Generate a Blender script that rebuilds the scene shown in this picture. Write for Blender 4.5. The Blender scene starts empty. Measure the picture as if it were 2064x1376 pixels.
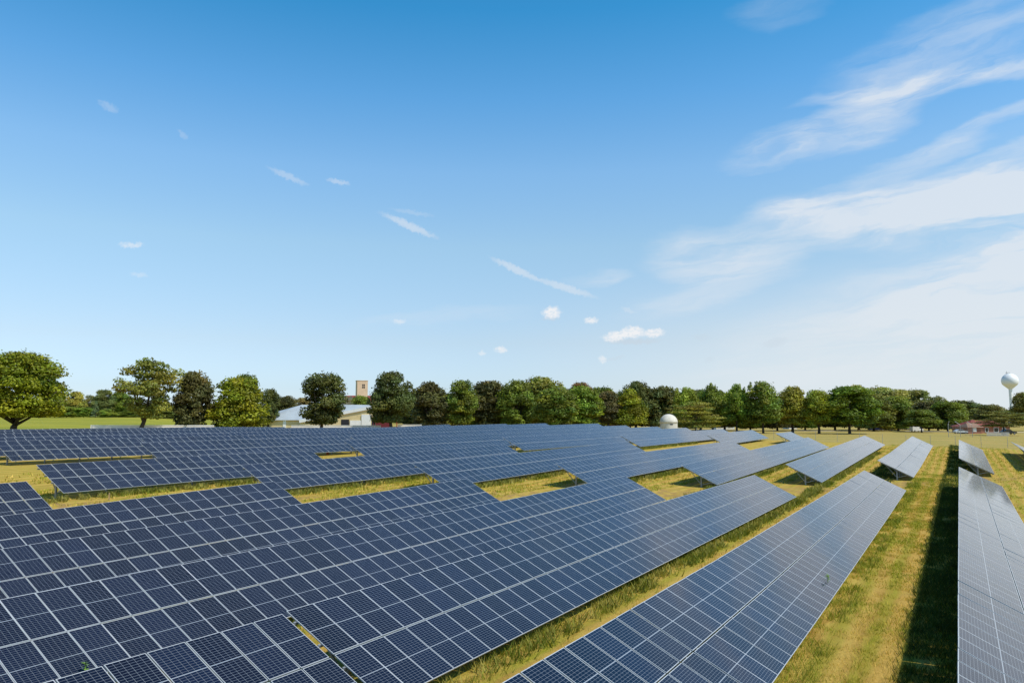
import bpy, math, random
import numpy as np
from mathutils import Vector, Matrix

# ------------------------------------------------------------------ camera, sky, sun
scene = bpy.context.scene
COL = scene.collection
CZ = 7.75                                     # eye height above the grass at the near rows
PITCH = math.radians(5.6)
FPX = 1536.0                                  # focal length in pixels of a 2064 px wide picture
cam_d = bpy.data.cameras.new('camera')
cam = bpy.data.objects.new('camera', cam_d)
COL.objects.link(cam)
cam.location = (0, 0, CZ)
cam.rotation_euler = (math.radians(90) + PITCH, 0, 0)
cam_d.sensor_fit = 'HORIZONTAL'
cam_d.sensor_width = 36
cam_d.lens = FPX / 2064 * 36
cam_d.clip_end = 12000
scene.camera = cam

SUN_AZ = math.radians(120.3)                  # clockwise from +Y
SUN_EL = math.radians(53.7)
sun_dir = Vector((math.sin(SUN_AZ) * math.cos(SUN_EL), math.cos(SUN_AZ) * math.cos(SUN_EL), math.sin(SUN_EL)))
sl = bpy.data.lights.new('sun', 'SUN')
sl.energy = 3.6
sl.angle = math.radians(0.5)
sl.color = (1.0, 0.95, 0.86)
so = bpy.data.objects.new('sun', sl)
COL.objects.link(so)
so.rotation_euler = sun_dir.to_track_quat('Z', 'Y').to_euler()
so.location = (60, -30, 80)

scene.view_settings.view_transform = 'Standard'
scene.view_settings.look = 'None'
scene.view_settings.exposure = 0.35
scene.view_settings.gamma = 1.0


class NT:
    """small helper to write node trees"""
    def __init__(self, tree):
        self.t = tree
        self.n = tree.nodes
        self.l = tree.links

    def new(self, kind, **kw):
        nd = self.n.new(kind)
        for k, v in kw.items():
            setattr(nd, k, v)
        return nd

    def put(self, sock, v):
        if isinstance(v, bpy.types.NodeSocket):
            self.l.new(v, sock)
        elif v is not None:
            sock.default_value = v

    def m(self, op, a, b=None, c=None, clamp=False):
        nd = self.new('ShaderNodeMath', operation=op, use_clamp=clamp)
        self.put(nd.inputs[0], a)
        if b is not None:
            self.put(nd.inputs[1], b)
        if c is not None:
            self.put(nd.inputs[2], c)
        return nd.outputs[0]

    def mix(self, f, a, b, blend='MIX'):
        nd = self.new('ShaderNodeMix', data_type='RGBA', blend_type=blend)
        self.put(nd.inputs[0], f)
        self.put(nd.inputs[6], a if isinstance(a, bpy.types.NodeSocket) else (*a, 1))
        self.put(nd.inputs[7], b if isinstance(b, bpy.types.NodeSocket) else (*b, 1))
        return nd.outputs[2]

    def ramp(self, x, lo, hi, a=0.0, b=1.0, smooth=True):
        nd = self.new('ShaderNodeMapRange', interpolation_type='SMOOTHSTEP' if smooth else 'LINEAR')
        self.put(nd.inputs[0], x)
        for i, v in enumerate((lo, hi, a, b)):
            self.put(nd.inputs[i + 1], v)
        return nd.outputs[0]

    def noise(self, vec, scale, detail=4, rough=0.55, dist=0.0):
        nd = self.new('ShaderNodeTexNoise')
        self.put(nd.inputs['Vector'], vec)
        nd.inputs['Scale'].default_value = scale
        nd.inputs['Detail'].default_value = detail
        nd.inputs['Roughness'].default_value = rough
        nd.inputs['Distortion'].default_value = dist
        return nd.outputs[0]

    def xyz(self, x, y, z=0.0):
        nd = self.new('ShaderNodeCombineXYZ')
        self.put(nd.inputs[0], x)
        self.put(nd.inputs[1], y)
        self.put(nd.inputs[2], z)
        return nd.outputs[0]


def pix_dir(px, py):
    a = (px - 1032) / FPX
    b = (688 - py) / FPX
    return Vector((a, math.cos(PITCH) - b * math.sin(PITCH), math.sin(PITCH) + b * math.cos(PITCH)))


def sky_angles(px, py):
    v = pix_dir(px, py).normalized()
    return math.degrees(math.atan2(v.x, v.y)), math.degrees(math.asin(v.z))


world = bpy.data.worlds.new('World')
scene.world = world
world.use_nodes = True
W = NT(world.node_tree)
W.n.clear()
w_out = W.new('ShaderNodeOutputWorld')
w_bg = W.new('ShaderNodeBackground')
SKY_STRENGTH = 0.15
w_bg.inputs[1].default_value = SKY_STRENGTH
W.l.new(w_bg.outputs[0], w_out.inputs[0])
sky = W.new('ShaderNodeTexSky', sky_type='NISHITA')
sky.sun_disc = False
sky.sun_elevation = SUN_EL
sky.sun_rotation = SUN_AZ
sky.altitude = 200
sky.air_density = 1.0
sky.dust_density = 0.6
sky.ozone_density = 2.0
tc = W.new('ShaderNodeTexCoord')
sep = W.new('ShaderNodeSeparateXYZ')
W.l.new(tc.outputs['Generated'], sep.inputs[0])
DX, DY, DZ = sep.outputs
AZD = W.m('MULTIPLY', W.m('ARCTAN2', DX, DY), 57.2958)
ELD = W.m('MULTIPLY', W.m('ARCSINE', DZ), 57.2958)
cr = W.new('ShaderNodeValToRGB')
W.put(cr.inputs[0], W.m('DIVIDE', ELD, 50.0, clamp=True))
stops = [(0.0, (0.58, 0.70, 1.0)), (2.1, (0.57, 0.65, 0.84)), (5.5, (0.70, 0.70, 0.74)), (12.6, (0.86, 0.93, 0.86)), (18.0, (0.77, 1.0, 1.02)),
         (23.2, (0.48, 0.94, 1.08)), (29.1, (0.20, 0.84, 1.03)), (36.0, (0.16, 0.72, 0.95)), (48.0, (0.12, 0.44, 0.6))]
el_ = cr.color_ramp.elements
while len(el_) < len(stops):
    el_.new(0.5)
for e_, (pos, c_) in zip(el_, stops):
    e_.position = pos / 50.0
    e_.color = (*c_, 1)
SKYCOL = W.mix(1.0, sky.outputs[0], cr.outputs[0], 'MULTIPLY')
# thin cloud: streaky noise stretched along the wind, cut by soft patches of cloud
wob = W.m('SUBTRACT', W.noise(W.xyz(W.m('MULTIPLY', AZD, 0.05), W.m('MULTIPLY', ELD, 0.14)), 2.2, 4, 0.6), 0.5)
AZW = W.m('MULTIPLY_ADD', wob, 5.0, AZD)
ELW = W.m('MULTIPLY_ADD', W.m('SUBTRACT', W.noise(W.xyz(W.m('MULTIPLY', AZD, 0.06), W.m('MULTIPLY', ELD, 0.2), 5.0), 2.0, 4, 0.6), 0.5), 2.6, ELD)
tilt = math.radians(7)
U = W.m('SUBTRACT', W.m('MULTIPLY', AZW, math.cos(tilt)), W.m('MULTIPLY', ELW, -math.sin(tilt)))
V = W.m('ADD', W.m('MULTIPLY', AZW, -math.sin(tilt)), W.m('MULTIPLY', ELW, math.cos(tilt)))
streak = W.noise(W.xyz(W.m('MULTIPLY', U, 0.06), W.m('MULTIPLY', V, 0.36)), 1.3, 5, 0.52, 0.35)
streak = W.ramp(streak, 0.25, 0.72)
fine = W.noise(W.xyz(W.m('MULTIPLY', U, 0.16), W.m('MULTIPLY', V, 1.1)), 1.3, 7, 0.62, 0.5)


def blob(px, py, hw, hh, rot, amp, soft=0.0, az=None, el=None):
    """soft elliptical patch of the sky; centre and half sizes given as they look in the photograph"""
    a0, e0 = sky_angles(px, py)
    k = 57.2958 / FPX
    az = AZW if az is None else az
    el = ELW if el is None else el
    da = W.m('MULTIPLY', W.m('SUBTRACT', az, a0), math.cos(math.radians(e0)))
    de = W.m('SUBTRACT', el, e0)
    c, s = math.cos(math.radians(rot)), math.sin(math.radians(rot))
    u = W.m('DIVIDE', W.m('MULTIPLY_ADD', da, c, W.m('MULTIPLY', de, s)), hw * k)
    v = W.m('DIVIDE', W.m('MULTIPLY_ADD', da, -s, W.m('MULTIPLY', de, c)), hh * k)
    r = W.m('MULTIPLY_ADD', u, u, W.m('MULTIPLY', v, v))
    return W.ramp(r, 1.0, soft, 0.0, amp)


def total(lst):
    acc = lst[0]
    for b in lst[1:]:
        acc = W.m('ADD', acc, b)
    return acc


veil = total([
    blob(1800, 420, 300, 70, 3, 1.25), blob(2100, 400, 300, 85, 8, 1.1), blob(1450, 510, 170, 62, 0, 0.95), blob(1600, 425, 90, 40, 0, 0.5),
    blob(1950, 650, 620, 150, 12, 1.0), blob(2150, 540, 300, 110, 14, 0.7), blob(1560, 300, 110, 42, 14, 0.9), blob(1730, 250, 150, 50, 16, 0.8),
    blob(1900, 160, 260, 26, 0, 0.85), blob(1930, 90, 240, 80, 12, 0.5), blob(2000, 240, 200, 20, 15, 0.5),
    blob(1850, 320, 130, 26, 10, 0.5), blob(2060, 300, 140, 24, 12, 0.55), blob(1570, 20, 90, 40, 0, 0.2),
    blob(1205, 563, 85, 20, 10, 0.6), blob(1420, 590, 200, 40, 12, 0.55), blob(900, 640, 220, 26, 6, 0.25),
    blob(3000, 600, 900, 420, 0, 0.9)])
wisp = W.ramp(W.m('MULTIPLY_ADD', streak, 0.5, W.m('MULTIPLY', fine, 0.75)), 0.22, 1.0)
veil_d = W.m('MULTIPLY', veil, W.m('MULTIPLY_ADD', wisp, 0.95, 0.06), clamp=True)
low = W.m('MULTIPLY', W.ramp(ELD, 13.0, 0.0), W.ramp(AZD, -6.0, 26.0, 0.0, 0.85))
# hard little things: old vapour trails and fair weather cumulus
jit = W.m('SUBTRACT', W.noise(W.xyz(AZD, ELD), 2.6, 6, 0.75), 0.5)
AZF = W.m('MULTIPLY_ADD', jit, 1.0, AZD)
ELF = W.m('MULTIPLY_ADD', W.m('SUBTRACT', W.noise(W.xyz(ELD, AZD, 3.0), 3.2, 6, 0.75), 0.5), 0.75, ELD)
trail = total([blob(x, y, w, h, r, a * 0.7, 0.0, AZF, ELF) for x, y, w, h, r, a in (
    (825, 455, 72, 9, -22, 0.75), (1040, 543, 66, 9, -25, 0.75), (1140, 580, 78, 9, -18, 0.7), (582, 356, 48, 8, -20, 0.45),
    (682, 367, 27, 6, -9, 0.55), (1267, 625, 20, 5, -22, 0.4), (218, 215, 20, 9, -20, 0.3), (368, 271, 14, 6, -35, 0.25),
    (830, 428, 52, 5, -8, 0.25))])
puff = total([blob(x, y, w, h, r, a, 0.0, AZF, ELF) for x, y, w, h, r, a in (
    (1240, 678, 30, 13, 8, 1.0), (1276, 669, 28, 15, 0, 1.0), (1318, 671, 26, 11, 4, 0.95), (1112, 630, 24, 15, 6, 1.0),
    (1192, 646, 17, 8, 0, 0.8), (1010, 705, 15, 8, 0, 0.75), (972, 712, 8, 7, 0, 0.5), (1214, 724, 10, 9, 0, 0.6),
    (262, 494, 22, 7, 4, 0.5), (280, 492, 9, 6, 0, 0.3), (280, 554, 18, 6, 0, 0.25), (805, 648, 16, 5, 0, 0.45))])
base_shade = total([blob(x, y, w, h, r, a, 0.0, AZF, ELF) for x, y, w, h, r, a in (
    (1275, 688, 66, 7, 0, 0.55), (1110, 642, 22, 6, 0, 0.4), (1415, 680, 22, 8, 0, 0.2), (1562, 690, 30, 10, 12, 0.28),
    (1430, 724, 12, 7, 20, 0.2), (1240, 722, 26, 5, 14, 0.25))])
KS = 1.0 / (SKY_STRENGTH * 2 ** 0.35)
white = (0.74 * KS, 0.80 * KS, 0.87 * KS)
SKYCOL = W.mix(W.m('MULTIPLY', veil_d, 0.86), SKYCOL, white)
SKYCOL = W.mix(low, SKYCOL, (0.745 * KS, 0.81 * KS, 0.85 * KS))
SKYCOL = W.mix(W.m('MINIMUM', trail, 0.8), SKYCOL, white)
SKYCOL = W.mix(W.m('MINIMUM', base_shade, 0.7), SKYCOL, (0.58 * KS, 0.66 * KS, 0.74 * KS))
puff = W.m('MULTIPLY', puff, W.ramp(W.noise(W.xyz(AZD, W.m('MULTIPLY', ELD, 1.6)), 3.4, 5, 0.6), 0.3, 0.6, 0.45, 1.0))
SKYCOL = W.mix(W.m('MINIMUM', puff, 0.9), SKYCOL, (0.90 * KS, 0.90 * KS, 0.91 * KS))
W.l.new(SKYCOL, w_bg.inputs[0])

# ------------------------------------------------------------------ site frame: rows run along D, panels face N
AZ = math.radians(30.3)
TILT = math.radians(26.4)
D = np.array([math.sin(AZ), math.cos(AZ), 0.0])
N = np.array([math.cos(AZ), -math.sin(AZ), 0.0])
UP = -(N * math.cos(TILT)) + np.array([0, 0, math.sin(TILT)])      # up the slope of a panel
PW = 1.02                                                            # panel pitch along a row
ROW0, DROW = -0.3, 8.13
TOPH = 2.25                                                          # top edge above the grass


def row_n(i):
    return ROW0 - DROW * i


# row, [(distance along the row, height of the top edge relative to the eye)], label
TABLES = [
    (-1, [(122, -5.1), (145, -4.85), (167.3, -4.57)], 'solar table cut off by the right edge, its bare end post showing'),
    (0, [(8, -5.58), (29.93, -5.425)], 'glaring grey solar table in the bottom right corner, near side of the joint'),
    (0, [(30.0, -5.42), (45, -5.36), (60, -5.27), (75, -5.2), (90.9, -5.12)], 'long grey-white glaring solar table up the right edge beside the black shadow'),
    (0, [(109.6, -5.12), (125, -4.92), (145, -4.63), (166, -4.32)], 'short grey solar table straight beyond the end of the glaring right-hand one'),
    (1, [(2, -5.42), (21.14, -5.5)], 'dark solar table at the bottom edge, below the seam of the weed-grown table'),
    (1, [(21.2, -5.5), (30.5, -5.54), (47.7, -5.5), (62.5, -5.47), (84.0, -5.34)], 'long solar table with a small weed on it, fading from dark blue to grey'),
    (1, [(98.2, -5.06), (116.8, -4.95), (143.4, -4.5), (175.2, -3.99)], 'pale silvery solar table standing alone on a braced post, between two grass lanes'),
    (2, [(-2, -5.42), (15.67, -5.47)], 'dark solar table at the bottom left of the narrow gap showing yellow grass'),
    (2, [(15.8, -5.43), (31.4, -5.41), (55.5, -5.4), (72.6, -5.36)], 'long dark blue solar table from the narrow grass gap to a pointed pale corner'),
    (2, [(87.2, -5.18), (105.9, -4.86), (125.1, -4.55), (168.5, -3.82)], 'light blue solar table on a braced post, next left of the lone silvery one'),
    (3, [(-6, -5.42), (12.3, -5.37), (28.6, -5.3), (42.8, -5.19), (61.1, -5.0)], 'second long dark solar table from the bottom left corner, ending beside a grass patch'),
    (3, [(76.3, -4.95), (90.7, -4.77), (106.1, -4.56), (125.3, -4.3), (152.5, -3.9)], 'blue solar table whose left end shows a V brace over black shade'),
    (4, [(4, -5.3), (16.3, -5.19), (29.1, -5.03), (49.2, -4.74)], 'dark solar table third up on the left edge, ending at the middle of the picture'),
    (4, [(64.2, -4.4), (75, -4.27), (89.5, -4.23), (107.8, -4.14), (128.3, -4.04)], 'blue solar table with a thin post and oblique shadow under its left end, mid picture'),
    (4, [(163.3, -3.49), (180.1, -3.43)], 'very short pale blue solar table sticking out alone near the fence'),
    (5, [(8, -5.05), (20.2, -4.88), (30.9, -4.6), (37.6, -4.43)], 'dark solar table fourth up on the left edge, ending before a long yellow grass opening'),
    (5, [(53.0, -4.05), (70.9, -3.9), (85.6, -3.74), (102.5, -3.54)], 'blue solar table near the centre with a leaning prop under its left corner'),
    (5, [(141.5, -3.38), (178.6, -3.08)], 'pale blue solar table with a dark slanting left end, above a narrow grass slot'),
    (6, [(13, -4.25), (25.6, -3.9)], 'small dark solar table end at the left edge, before open yellow grass'),
    (6, [(41.6, -3.81), (56.1, -3.75), (70.1, -3.6), (82.3, -3.47)], 'dark blue solar table behind the long yellow grass opening, left of the picture centre'),
    (6, [(119.5, -3.14), (150, -3.08), (184.0, -3.02)], 'pale blue solar table above the grass slot, reaching to the larch'),
    (7, [(30.4, -3.46), (43.9, -3.4), (57.3, -3.47)], 'dark solar table with a bare slanting left end over yellow grass, beside a thin stake'),
    (7, [(95.1, -3.02), (125.5, -2.98), (181.4, -2.75)], 'blue solar table with a thin dark line under its lower edge, before the white dome'),
    (8, [(70.8, -2.92), (93.3, -2.91), (120.2, -2.79), (183.9, -2.56)], 'blue solar table starting above the grass slot that has the orange marker'),
    (9, [(49.3, -2.75), (66.5, -2.73), (79.6, -2.77)], 'dark solar table whose lower edge closes the grass slot with the orange marker'),
    (9, [(80.9, -2.71), (104.9, -2.58), (135.2, -2.4), (183.4, -2.31)], 'far blue solar table ending at the low tan building'),
    (10, [(39.2, -2.42), (54.2, -2.47)], 'short dark solar table far left, on dark props over shaded grass'),
    (10, [(54.8, -2.47), (75.4, -2.52), (99.4, -2.44), (138.2, -2.16), (184.1, -1.87)], 'fifth solar table from the back, in an unbroken line across the picture'),
    (11, [(34, -2.3), (60.0, -2.32), (91.2, -2.29), (128.2, -2.16), (170.3, -1.74)], 'fourth solar table from the back, ending below the densest trees'),
    (12, [(42, -2.06), (65.4, -1.96), (90.4, -2.1), (119.2, -2.3), (139.8, -2.1), (164.5, -1.86)], 'third solar table from the back, running from the left edge past the barn'),
    (13, [(45, -1.85), (70.8, -1.84), (97.9, -2.06), (129.1, -2.36), (151.4, -1.92)], 'second solar table from the back, dipping in front of the barn'),
    (14, [(48, -1.78), (73.7, -1.83), (90.0, -1.86), (107, -2.1)], 'rearmost solar table, in front of the large left tree and the white wall'),
]

# ------------------------------------------------------------------ lie of the land (heights relative to the eye)
ctrl = []
for ri, poly, _ in TABLES:
    ss = np.arange(poly[0][0], poly[-1][0] + 1, 7.0)
    zz = np.interp(ss, [p[0] for p in poly], [p[1] for p in poly]) - TOPH
    for s_, z_ in zip(ss, zz):
        p = D * s_ + N * (row_n(ri) + 1.9)
        ctrl.append((p[0], p[1], z_))
for x, y, z in ((0, -20, -7.75), (30, -10, -7.75), (-30, -15, -7.6), (50, 40, -7.7), (90, 60, -7.4), (60, 90, -7.3), (130, 120, -7.0),
                (-60, 20, -6.6), (-90, 40, -5.6), (-110, 70, -4.6), (-130, 120, -3.6), (-150, 160, -2.9), (-110, 160, -3.2), (-75, 170, -3.9),
                (-60, 200, -4.2), (-20, 215, -4.6), (20, 225, -5.1), (-90, 285, -4.2), (-60, 285, -4.2), (-170, 230, -1.6), (-150, 300, -0.4),
                (-200, 310, 0.3), (-240, 320, 0.4), (-210, 250, -1.0), (-130, 235, -2.1), (-140, 330, -1.4), (-110, 330, -3.0), (-300, 330, 0.4),
                (-400, 330, 0.3), (-250, 180, -2.0), (-160, 60, -4.2), (60, 230, -5.7), (90, 220, -5.95), (110, 240, -6.1), (150, 210, -6.2),
                (170, 260, -6.3), (100, 300, -6.2), (60, 300, -5.9), (200, 200, -6.3), (0, 320, -5.4), (250, 300, -6.3), (120, 340, -6.2), (200, 330, -6.3), (150, 350, -6.2),
                (250, 150, -6.4), (200, 60, -7.0), (-500, 600, -1.0), (0, 600, -5.0), (500, 600, -6.0), (500, 100, -7.0), (-500, 0, -5.0),
                (0, 1500, -6.0), (-1500, 1500, -4.0), (1500, 1500, -6.0), (1200, -100, -7.0), (-1200, -100, -6.0), (0, 3000, -6.0)):
    ctrl.append((x, y, z))
ctrl = np.array(ctrl)


def land(x, y):
    """ground height in world Z"""
    x = np.asarray(x, float)
    y = np.asarray(y, float)
    shp = x.shape
    x = x.ravel()
    y = y.ravel()
    out = np.empty(x.shape)
    for a in range(0, len(x), 20000):
        d2 = (x[a:a + 20000, None] - ctrl[None, :, 0]) ** 2 + (y[a:a + 20000, None] - ctrl[None, :, 1]) ** 2
        w = 1.0 / (d2 + 25.0) ** 2
        out[a:a + 20000] = (w * ctrl[None, :, 2]).sum(1) / w.sum(1)
    return out.reshape(shp) + CZ


def gz(x, y):
    return float(land(np.array([x]), np.array([y]))[0])


def at(px, py, dist):
    """the point seen at pixel px, py at a depth of dist metres"""
    v = pix_dir(px, py)
    k = dist / v.y
    return Vector((v.x * k, v.y * k, v.z * k + CZ))


# ------------------------------------------------------------------ object helpers
def tag(o, label=None, cat=None, group=None, kind=None):
    if label:
        o['label'] = label
    if cat:
        o['category'] = cat
    if group:
        o['group'] = group
    if kind:
        o['kind'] = kind
    return o


def empty(name, loc, rotz=0.0, **kw):
    o = bpy.data.objects.new(name, None)
    o.empty_display_size = 0.5
    o.location = loc
    o.rotation_euler = (0, 0, rotz)
    COL.objects.link(o)
    return tag(o, **kw)


def add(name, mesh, parent=None, loc=None, mat4=None, **kw):
    o = bpy.data.objects.new(name, mesh)
    COL.objects.link(o)
    if parent is not None:
        o.parent = parent
    if mat4 is not None:
        o.matrix_basis = mat4
    if loc is not None:
        o.location = loc
    return tag(o, **kw)


class MB:
    """collects simple solids into one mesh"""
    def __init__(self):
        self.v = []
        self.f = []
        self.mi = []

    def quadset(self, verts, faces, mi=0):
        b = len(self.v)
        self.v += [tuple(p) for p in verts]
        self.f += [tuple(b + i for i in f) for f in faces]
        self.mi += [mi] * len(faces)
        return self

    def box(self, c, size, mi=0, R=None):
        hx, hy, hz = size[0] / 2, size[1] / 2, size[2] / 2
        vs = [Vector((x, y, z)) for x in (-hx, hx) for y in (-hy, hy) for z in (-hz, hz)]
        if R is not None:
            vs = [R @ v for v in vs]
        vs = [v + Vector(c) for v in vs]
        return self.quadset(vs, [(0, 1, 3, 2), (4, 6, 7, 5), (0, 4, 5, 1), (2, 3, 7, 6), (0, 2, 6, 4), (1, 5, 7, 3)], mi)

    def bar(self, a, b, w, h, mi=0, up=(0, 0, 1)):
        a = Vector(a)
        b = Vector(b)
        y = (b - a)
        L = y.length
        y.normalize()
        x = y.cross(Vector(up))
        if x.length < 1e-4:
            x = Vector((1, 0, 0))
        x.normalize()
        z = x.cross(y)
        R = Matrix((x, y, z)).transposed()
        return self.box((a + b) / 2, (w, L, h), mi, R)

    def tube(self, pts, rad, n=8, mi=0, cap=True):
        pts = [Vector(p) for p in pts]
        rings = []
        for i, p in enumerate(pts):
            t = (pts[min(i + 1, len(pts) - 1)] - pts[max(i - 1, 0)]).normalized()
            x = t.cross(Vector((0.13, 0.21, 1)) if abs(t.z) < 0.9 else Vector((1, 0.1, 0))).normalized()
            y = t.cross(x)
            r = rad[i] if isinstance(rad, (list, tuple)) else rad
            rings.append([p + x * (r * math.cos(2 * math.pi * k / n)) + y * (r * math.sin(2 * math.pi * k / n)) for k in range(n)])
        vs = [v for rg in rings for v in rg]
        fs = []
        for i in range(len(rings) - 1):
            for k in range(n):
                fs.append((i * n + k, i * n + (k + 1) % n, (i + 1) * n + (k + 1) % n, (i + 1) * n + k))
        if cap:
            fs.append(tuple(range(n - 1, -1, -1)))
            fs.append(tuple((len(rings) - 1) * n + k for k in range(n)))
        return self.quadset(vs, fs, mi)

    def lathe(self, prof, n=32, mi=0, c=(0, 0, 0)):
        vs = []
        fs = []
        for r, z in prof:
            for k in range(n):
                a = 2 * math.pi * k / n
                vs.append((c[0] + r * math.cos(a), c[1] + r * math.sin(a), c[2] + z))
        for i in range(len(prof) - 1):
            for k in range(n):
                fs.append((i * n + k, i * n + (k + 1) % n, (i + 1) * n + (k + 1) % n, (i + 1) * n + k))
        return self.quadset(vs, fs, mi)

    def prism(self, poly, depth, mi=0):
        """outline in x-z, pushed along +y"""
        n = len(poly)
        vs = [(x, 0, z) for x, z in poly] + [(x, depth, z) for x, z in poly]
        fs = [tuple(range(n)), tuple(range(2 * n - 1, n - 1, -1))]
        for k in range(n):
            fs.append((k, k + n, (k + 1) % n + n, (k + 1) % n))
        return self.quadset(vs, fs, mi)

    def mesh(self, name, mats, smooth=False):
        me = bpy.data.meshes.new(name)
        me.from_pydata([tuple(v) for v in self.v], [], self.f)
        for m in (mats if isinstance(mats, (list, tuple)) else [mats]):
            me.materials.append(m)
        me.polygons.foreach_set('material_index', self.mi)
        if smooth:
            me.polygons.foreach_set('use_smooth', [True] * len(me.polygons))
        me.update()
        return me

    def build(self, name, mats, parent=None, smooth=False, **kw):
        return add(name, self.mesh(name, mats, smooth), parent, **kw)


# ------------------------------------------------------------------ materials
def material(name):
    m = bpy.data.materials.new(name)
    m.use_nodes = True
    t = NT(m.node_tree)
    return m, t, t.n['Principled BSDF']


def plain(name, col, rough=0.6, metal=0.0, vary=0.12, scale=2.0, spec=0.4):
    m, t, b = material(name)
    g = t.new('ShaderNodeNewGeometry')
    n = t.noise(g.outputs['Position'], scale, 5, 0.6)
    f = t.ramp(n, 0.3, 0.7, 1 - vary, 1 + vary)
    c = t.new('ShaderNodeVectorMath', operation='SCALE')
    c.inputs[0].default_value = col
    t.put(c.inputs['Scale'], f)
    t.l.new(c.outputs[0], b.inputs['Base Color'])
    b.inputs['Roughness'].default_value = rough
    b.inputs['Metallic'].default_value = metal
    b.inputs['Specular IOR Level'].default_value = spec
    return m


M_frame = plain('aluminium frame', (0.56, 0.57, 0.57), 0.35, 0.3, 0.08, 0.7)
M_back = plain('white backsheet', (0.35, 0.36, 0.37), 0.7)
M_steel = plain('galvanised steel', (0.30, 0.32, 0.33), 0.45, 0.5, 0.2, 1.5)
M_bark = plain('bark', (0.055, 0.042, 0.03), 0.9, 0, 0.35, 3.0)

# photovoltaic glass: 6 x 24 half cells per panel read from the UV map
M_glass, t, b = material('solar cells under glass')
uv = t.new('ShaderNodeUVMap')
sp = t.new('ShaderNodeSeparateXYZ')
t.l.new(uv.outputs[0], sp.inputs[0])
gu = t.m('FRACT', t.m('MULTIPLY', sp.outputs[0], 6.0))
gv = t.m('FRACT', t.m('MULTIPLY', sp.outputs[1], 24.0))
eu = t.m('ABSOLUTE', t.m('SUBTRACT', gu, 0.5))
ev = t.m('ABSOLUTE', t.m('SUBTRACT', gv, 0.5))
lu = t.ramp(eu, 0.476, 0.484)
lv = t.ramp(ev, 0.455, 0.468)
bus = t.m('MULTIPLY', t.ramp(t.m('ABSOLUTE', t.m('SUBTRACT', t.m('FRACT', t.m('MULTIPLY', gu, 5.0)), 0.5)), 0.04, 0.03), 0.16)
midgap = t.ramp(t.m('ABSOLUTE', t.m('SUBTRACT', sp.outputs[1], 0.5)), 0.0075, 0.0065)
line = t.m('MAXIMUM', t.m('MULTIPLY', t.m('MAXIMUM', lu, lv), 0.75), t.m('MAXIMUM', t.m('MULTIPLY', bus, 0.25), midgap))
oi = t.new('ShaderNodeObjectInfo')
geo = t.new('ShaderNodeNewGeometry')
wide = t.noise(geo.outputs['Position'], 0.25, 3, 0.5)
cellv = t.m('MULTIPLY_ADD', oi.outputs['Random'], 0.5, t.m('MULTIPLY_ADD', wide, 0.5, 0.5))
cv = t.new('ShaderNodeVectorMath', operation='SCALE')
cv.inputs[0].default_value = (0.0045, 0.0085, 0.024)
t.put(cv.inputs['Scale'], cellv)
col = t.mix(line, cv.outputs[0], (0.25, 0.28, 0.315))
dust = t.noise(geo.outputs['Position'], 1.3, 6, 0.7)
col = t.mix(0.0, col, (0.42, 0.40, 0.36))
t.l.new(col, b.inputs['Base Color'])
t.put(b.inputs['Roughness'], t.ramp(dust, 0.3, 0.8, 0.05, 0.08))
b.inputs['IOR'].default_value = 1.3
# thin dust, plus pale grazing glare put into the colour at flat viewing angles
cosv = t.m('ABSOLUTE', t.m('SUBTRACT', 1.0, t.new('ShaderNodeLayerWeight').outputs['Facing']))
dust_glare = t.m('MULTIPLY', t.m('SUBTRACT', 1.0, t.m('EXPONENT', t.m('DIVIDE', t.ramp(dust, 0.3, 0.8, -0.0014, -0.0022), t.m('MULTIPLY', cosv, cosv)))), 0.64)
dd = t.new('ShaderNodeBsdfDiffuse')
dd.inputs['Color'].default_value = (0.42, 0.415, 0.40, 1)
mxs = t.new('ShaderNodeMixShader')
t.put(mxs.inputs[0], dust_glare)
t.l.new(b.outputs[0], mxs.inputs[1])
t.l.new(dd.outputs[0], mxs.inputs[2])
t.l.new(mxs.outputs[0], t.n['Material Output'].inputs[0])

# grass and soil of the site, banded along the rows
M_ground, t, b = material('dry meadow')
geo = t.new('ShaderNodeNewGeometry')
gp = t.new('ShaderNodeSeparateXYZ')
t.l.new(geo.outputs['Position'], gp.inputs[0])
GX, GY = gp.outputs[0], gp.outputs[1]
nn = t.m('SUBTRACT', t.m('MULTIPLY', GX, math.cos(AZ)), t.m('MULTIPLY', GY, math.sin(AZ)))
sc = t.m('ADD', t.m('MULTIPLY', GX, math.sin(AZ)), t.m('MULTIPLY', GY, math.cos(AZ)))
warp = t.m('SUBTRACT', t.noise(t.xyz(t.m('MULTIPLY', nn, 0.25), t.m('MULTIPLY', sc, 0.08)), 1.5, 5, 0.6), 0.5)
ph = t.m('FRACT', t.m('ADD', t.m('DIVIDE', t.m('SUBTRACT', nn, ROW0), DROW), t.m('MULTIPLY', warp, 0.10)))
lane = t.m('MULTIPLY', t.m('SUBTRACT', t.m('COSINE', t.m('MULTIPLY', t.m('SUBTRACT', ph, 0.67), 2 * math.pi / 0.14)), -1.0), 0.5)
big = t.noise(t.xyz(GX, GY), 0.09, 4, 0.55)
mid = t.noise(t.xyz(GX, GY), 0.9, 6, 0.65)
fin = t.noise(t.xyz(t.m('MULTIPLY', GX, 1.0), t.m('MULTIPLY', GY, 1.0)), 9.0, 5, 0.75)
patch = t.noise(t.xyz(t.m('ADD', t.m('MULTIPLY', nn, 2.2), 40.0), t.m('MULTIPLY', sc, 0.32)), 0.9, 6, 0.7, 0.4)
green_f = t.m('ADD', t.m('MULTIPLY_ADD', lane, 0.75, t.m('MULTIPLY', big, 0.5)), t.m('MULTIPLY_ADD', patch, 1.9, -1.38), clamp=True)
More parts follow.
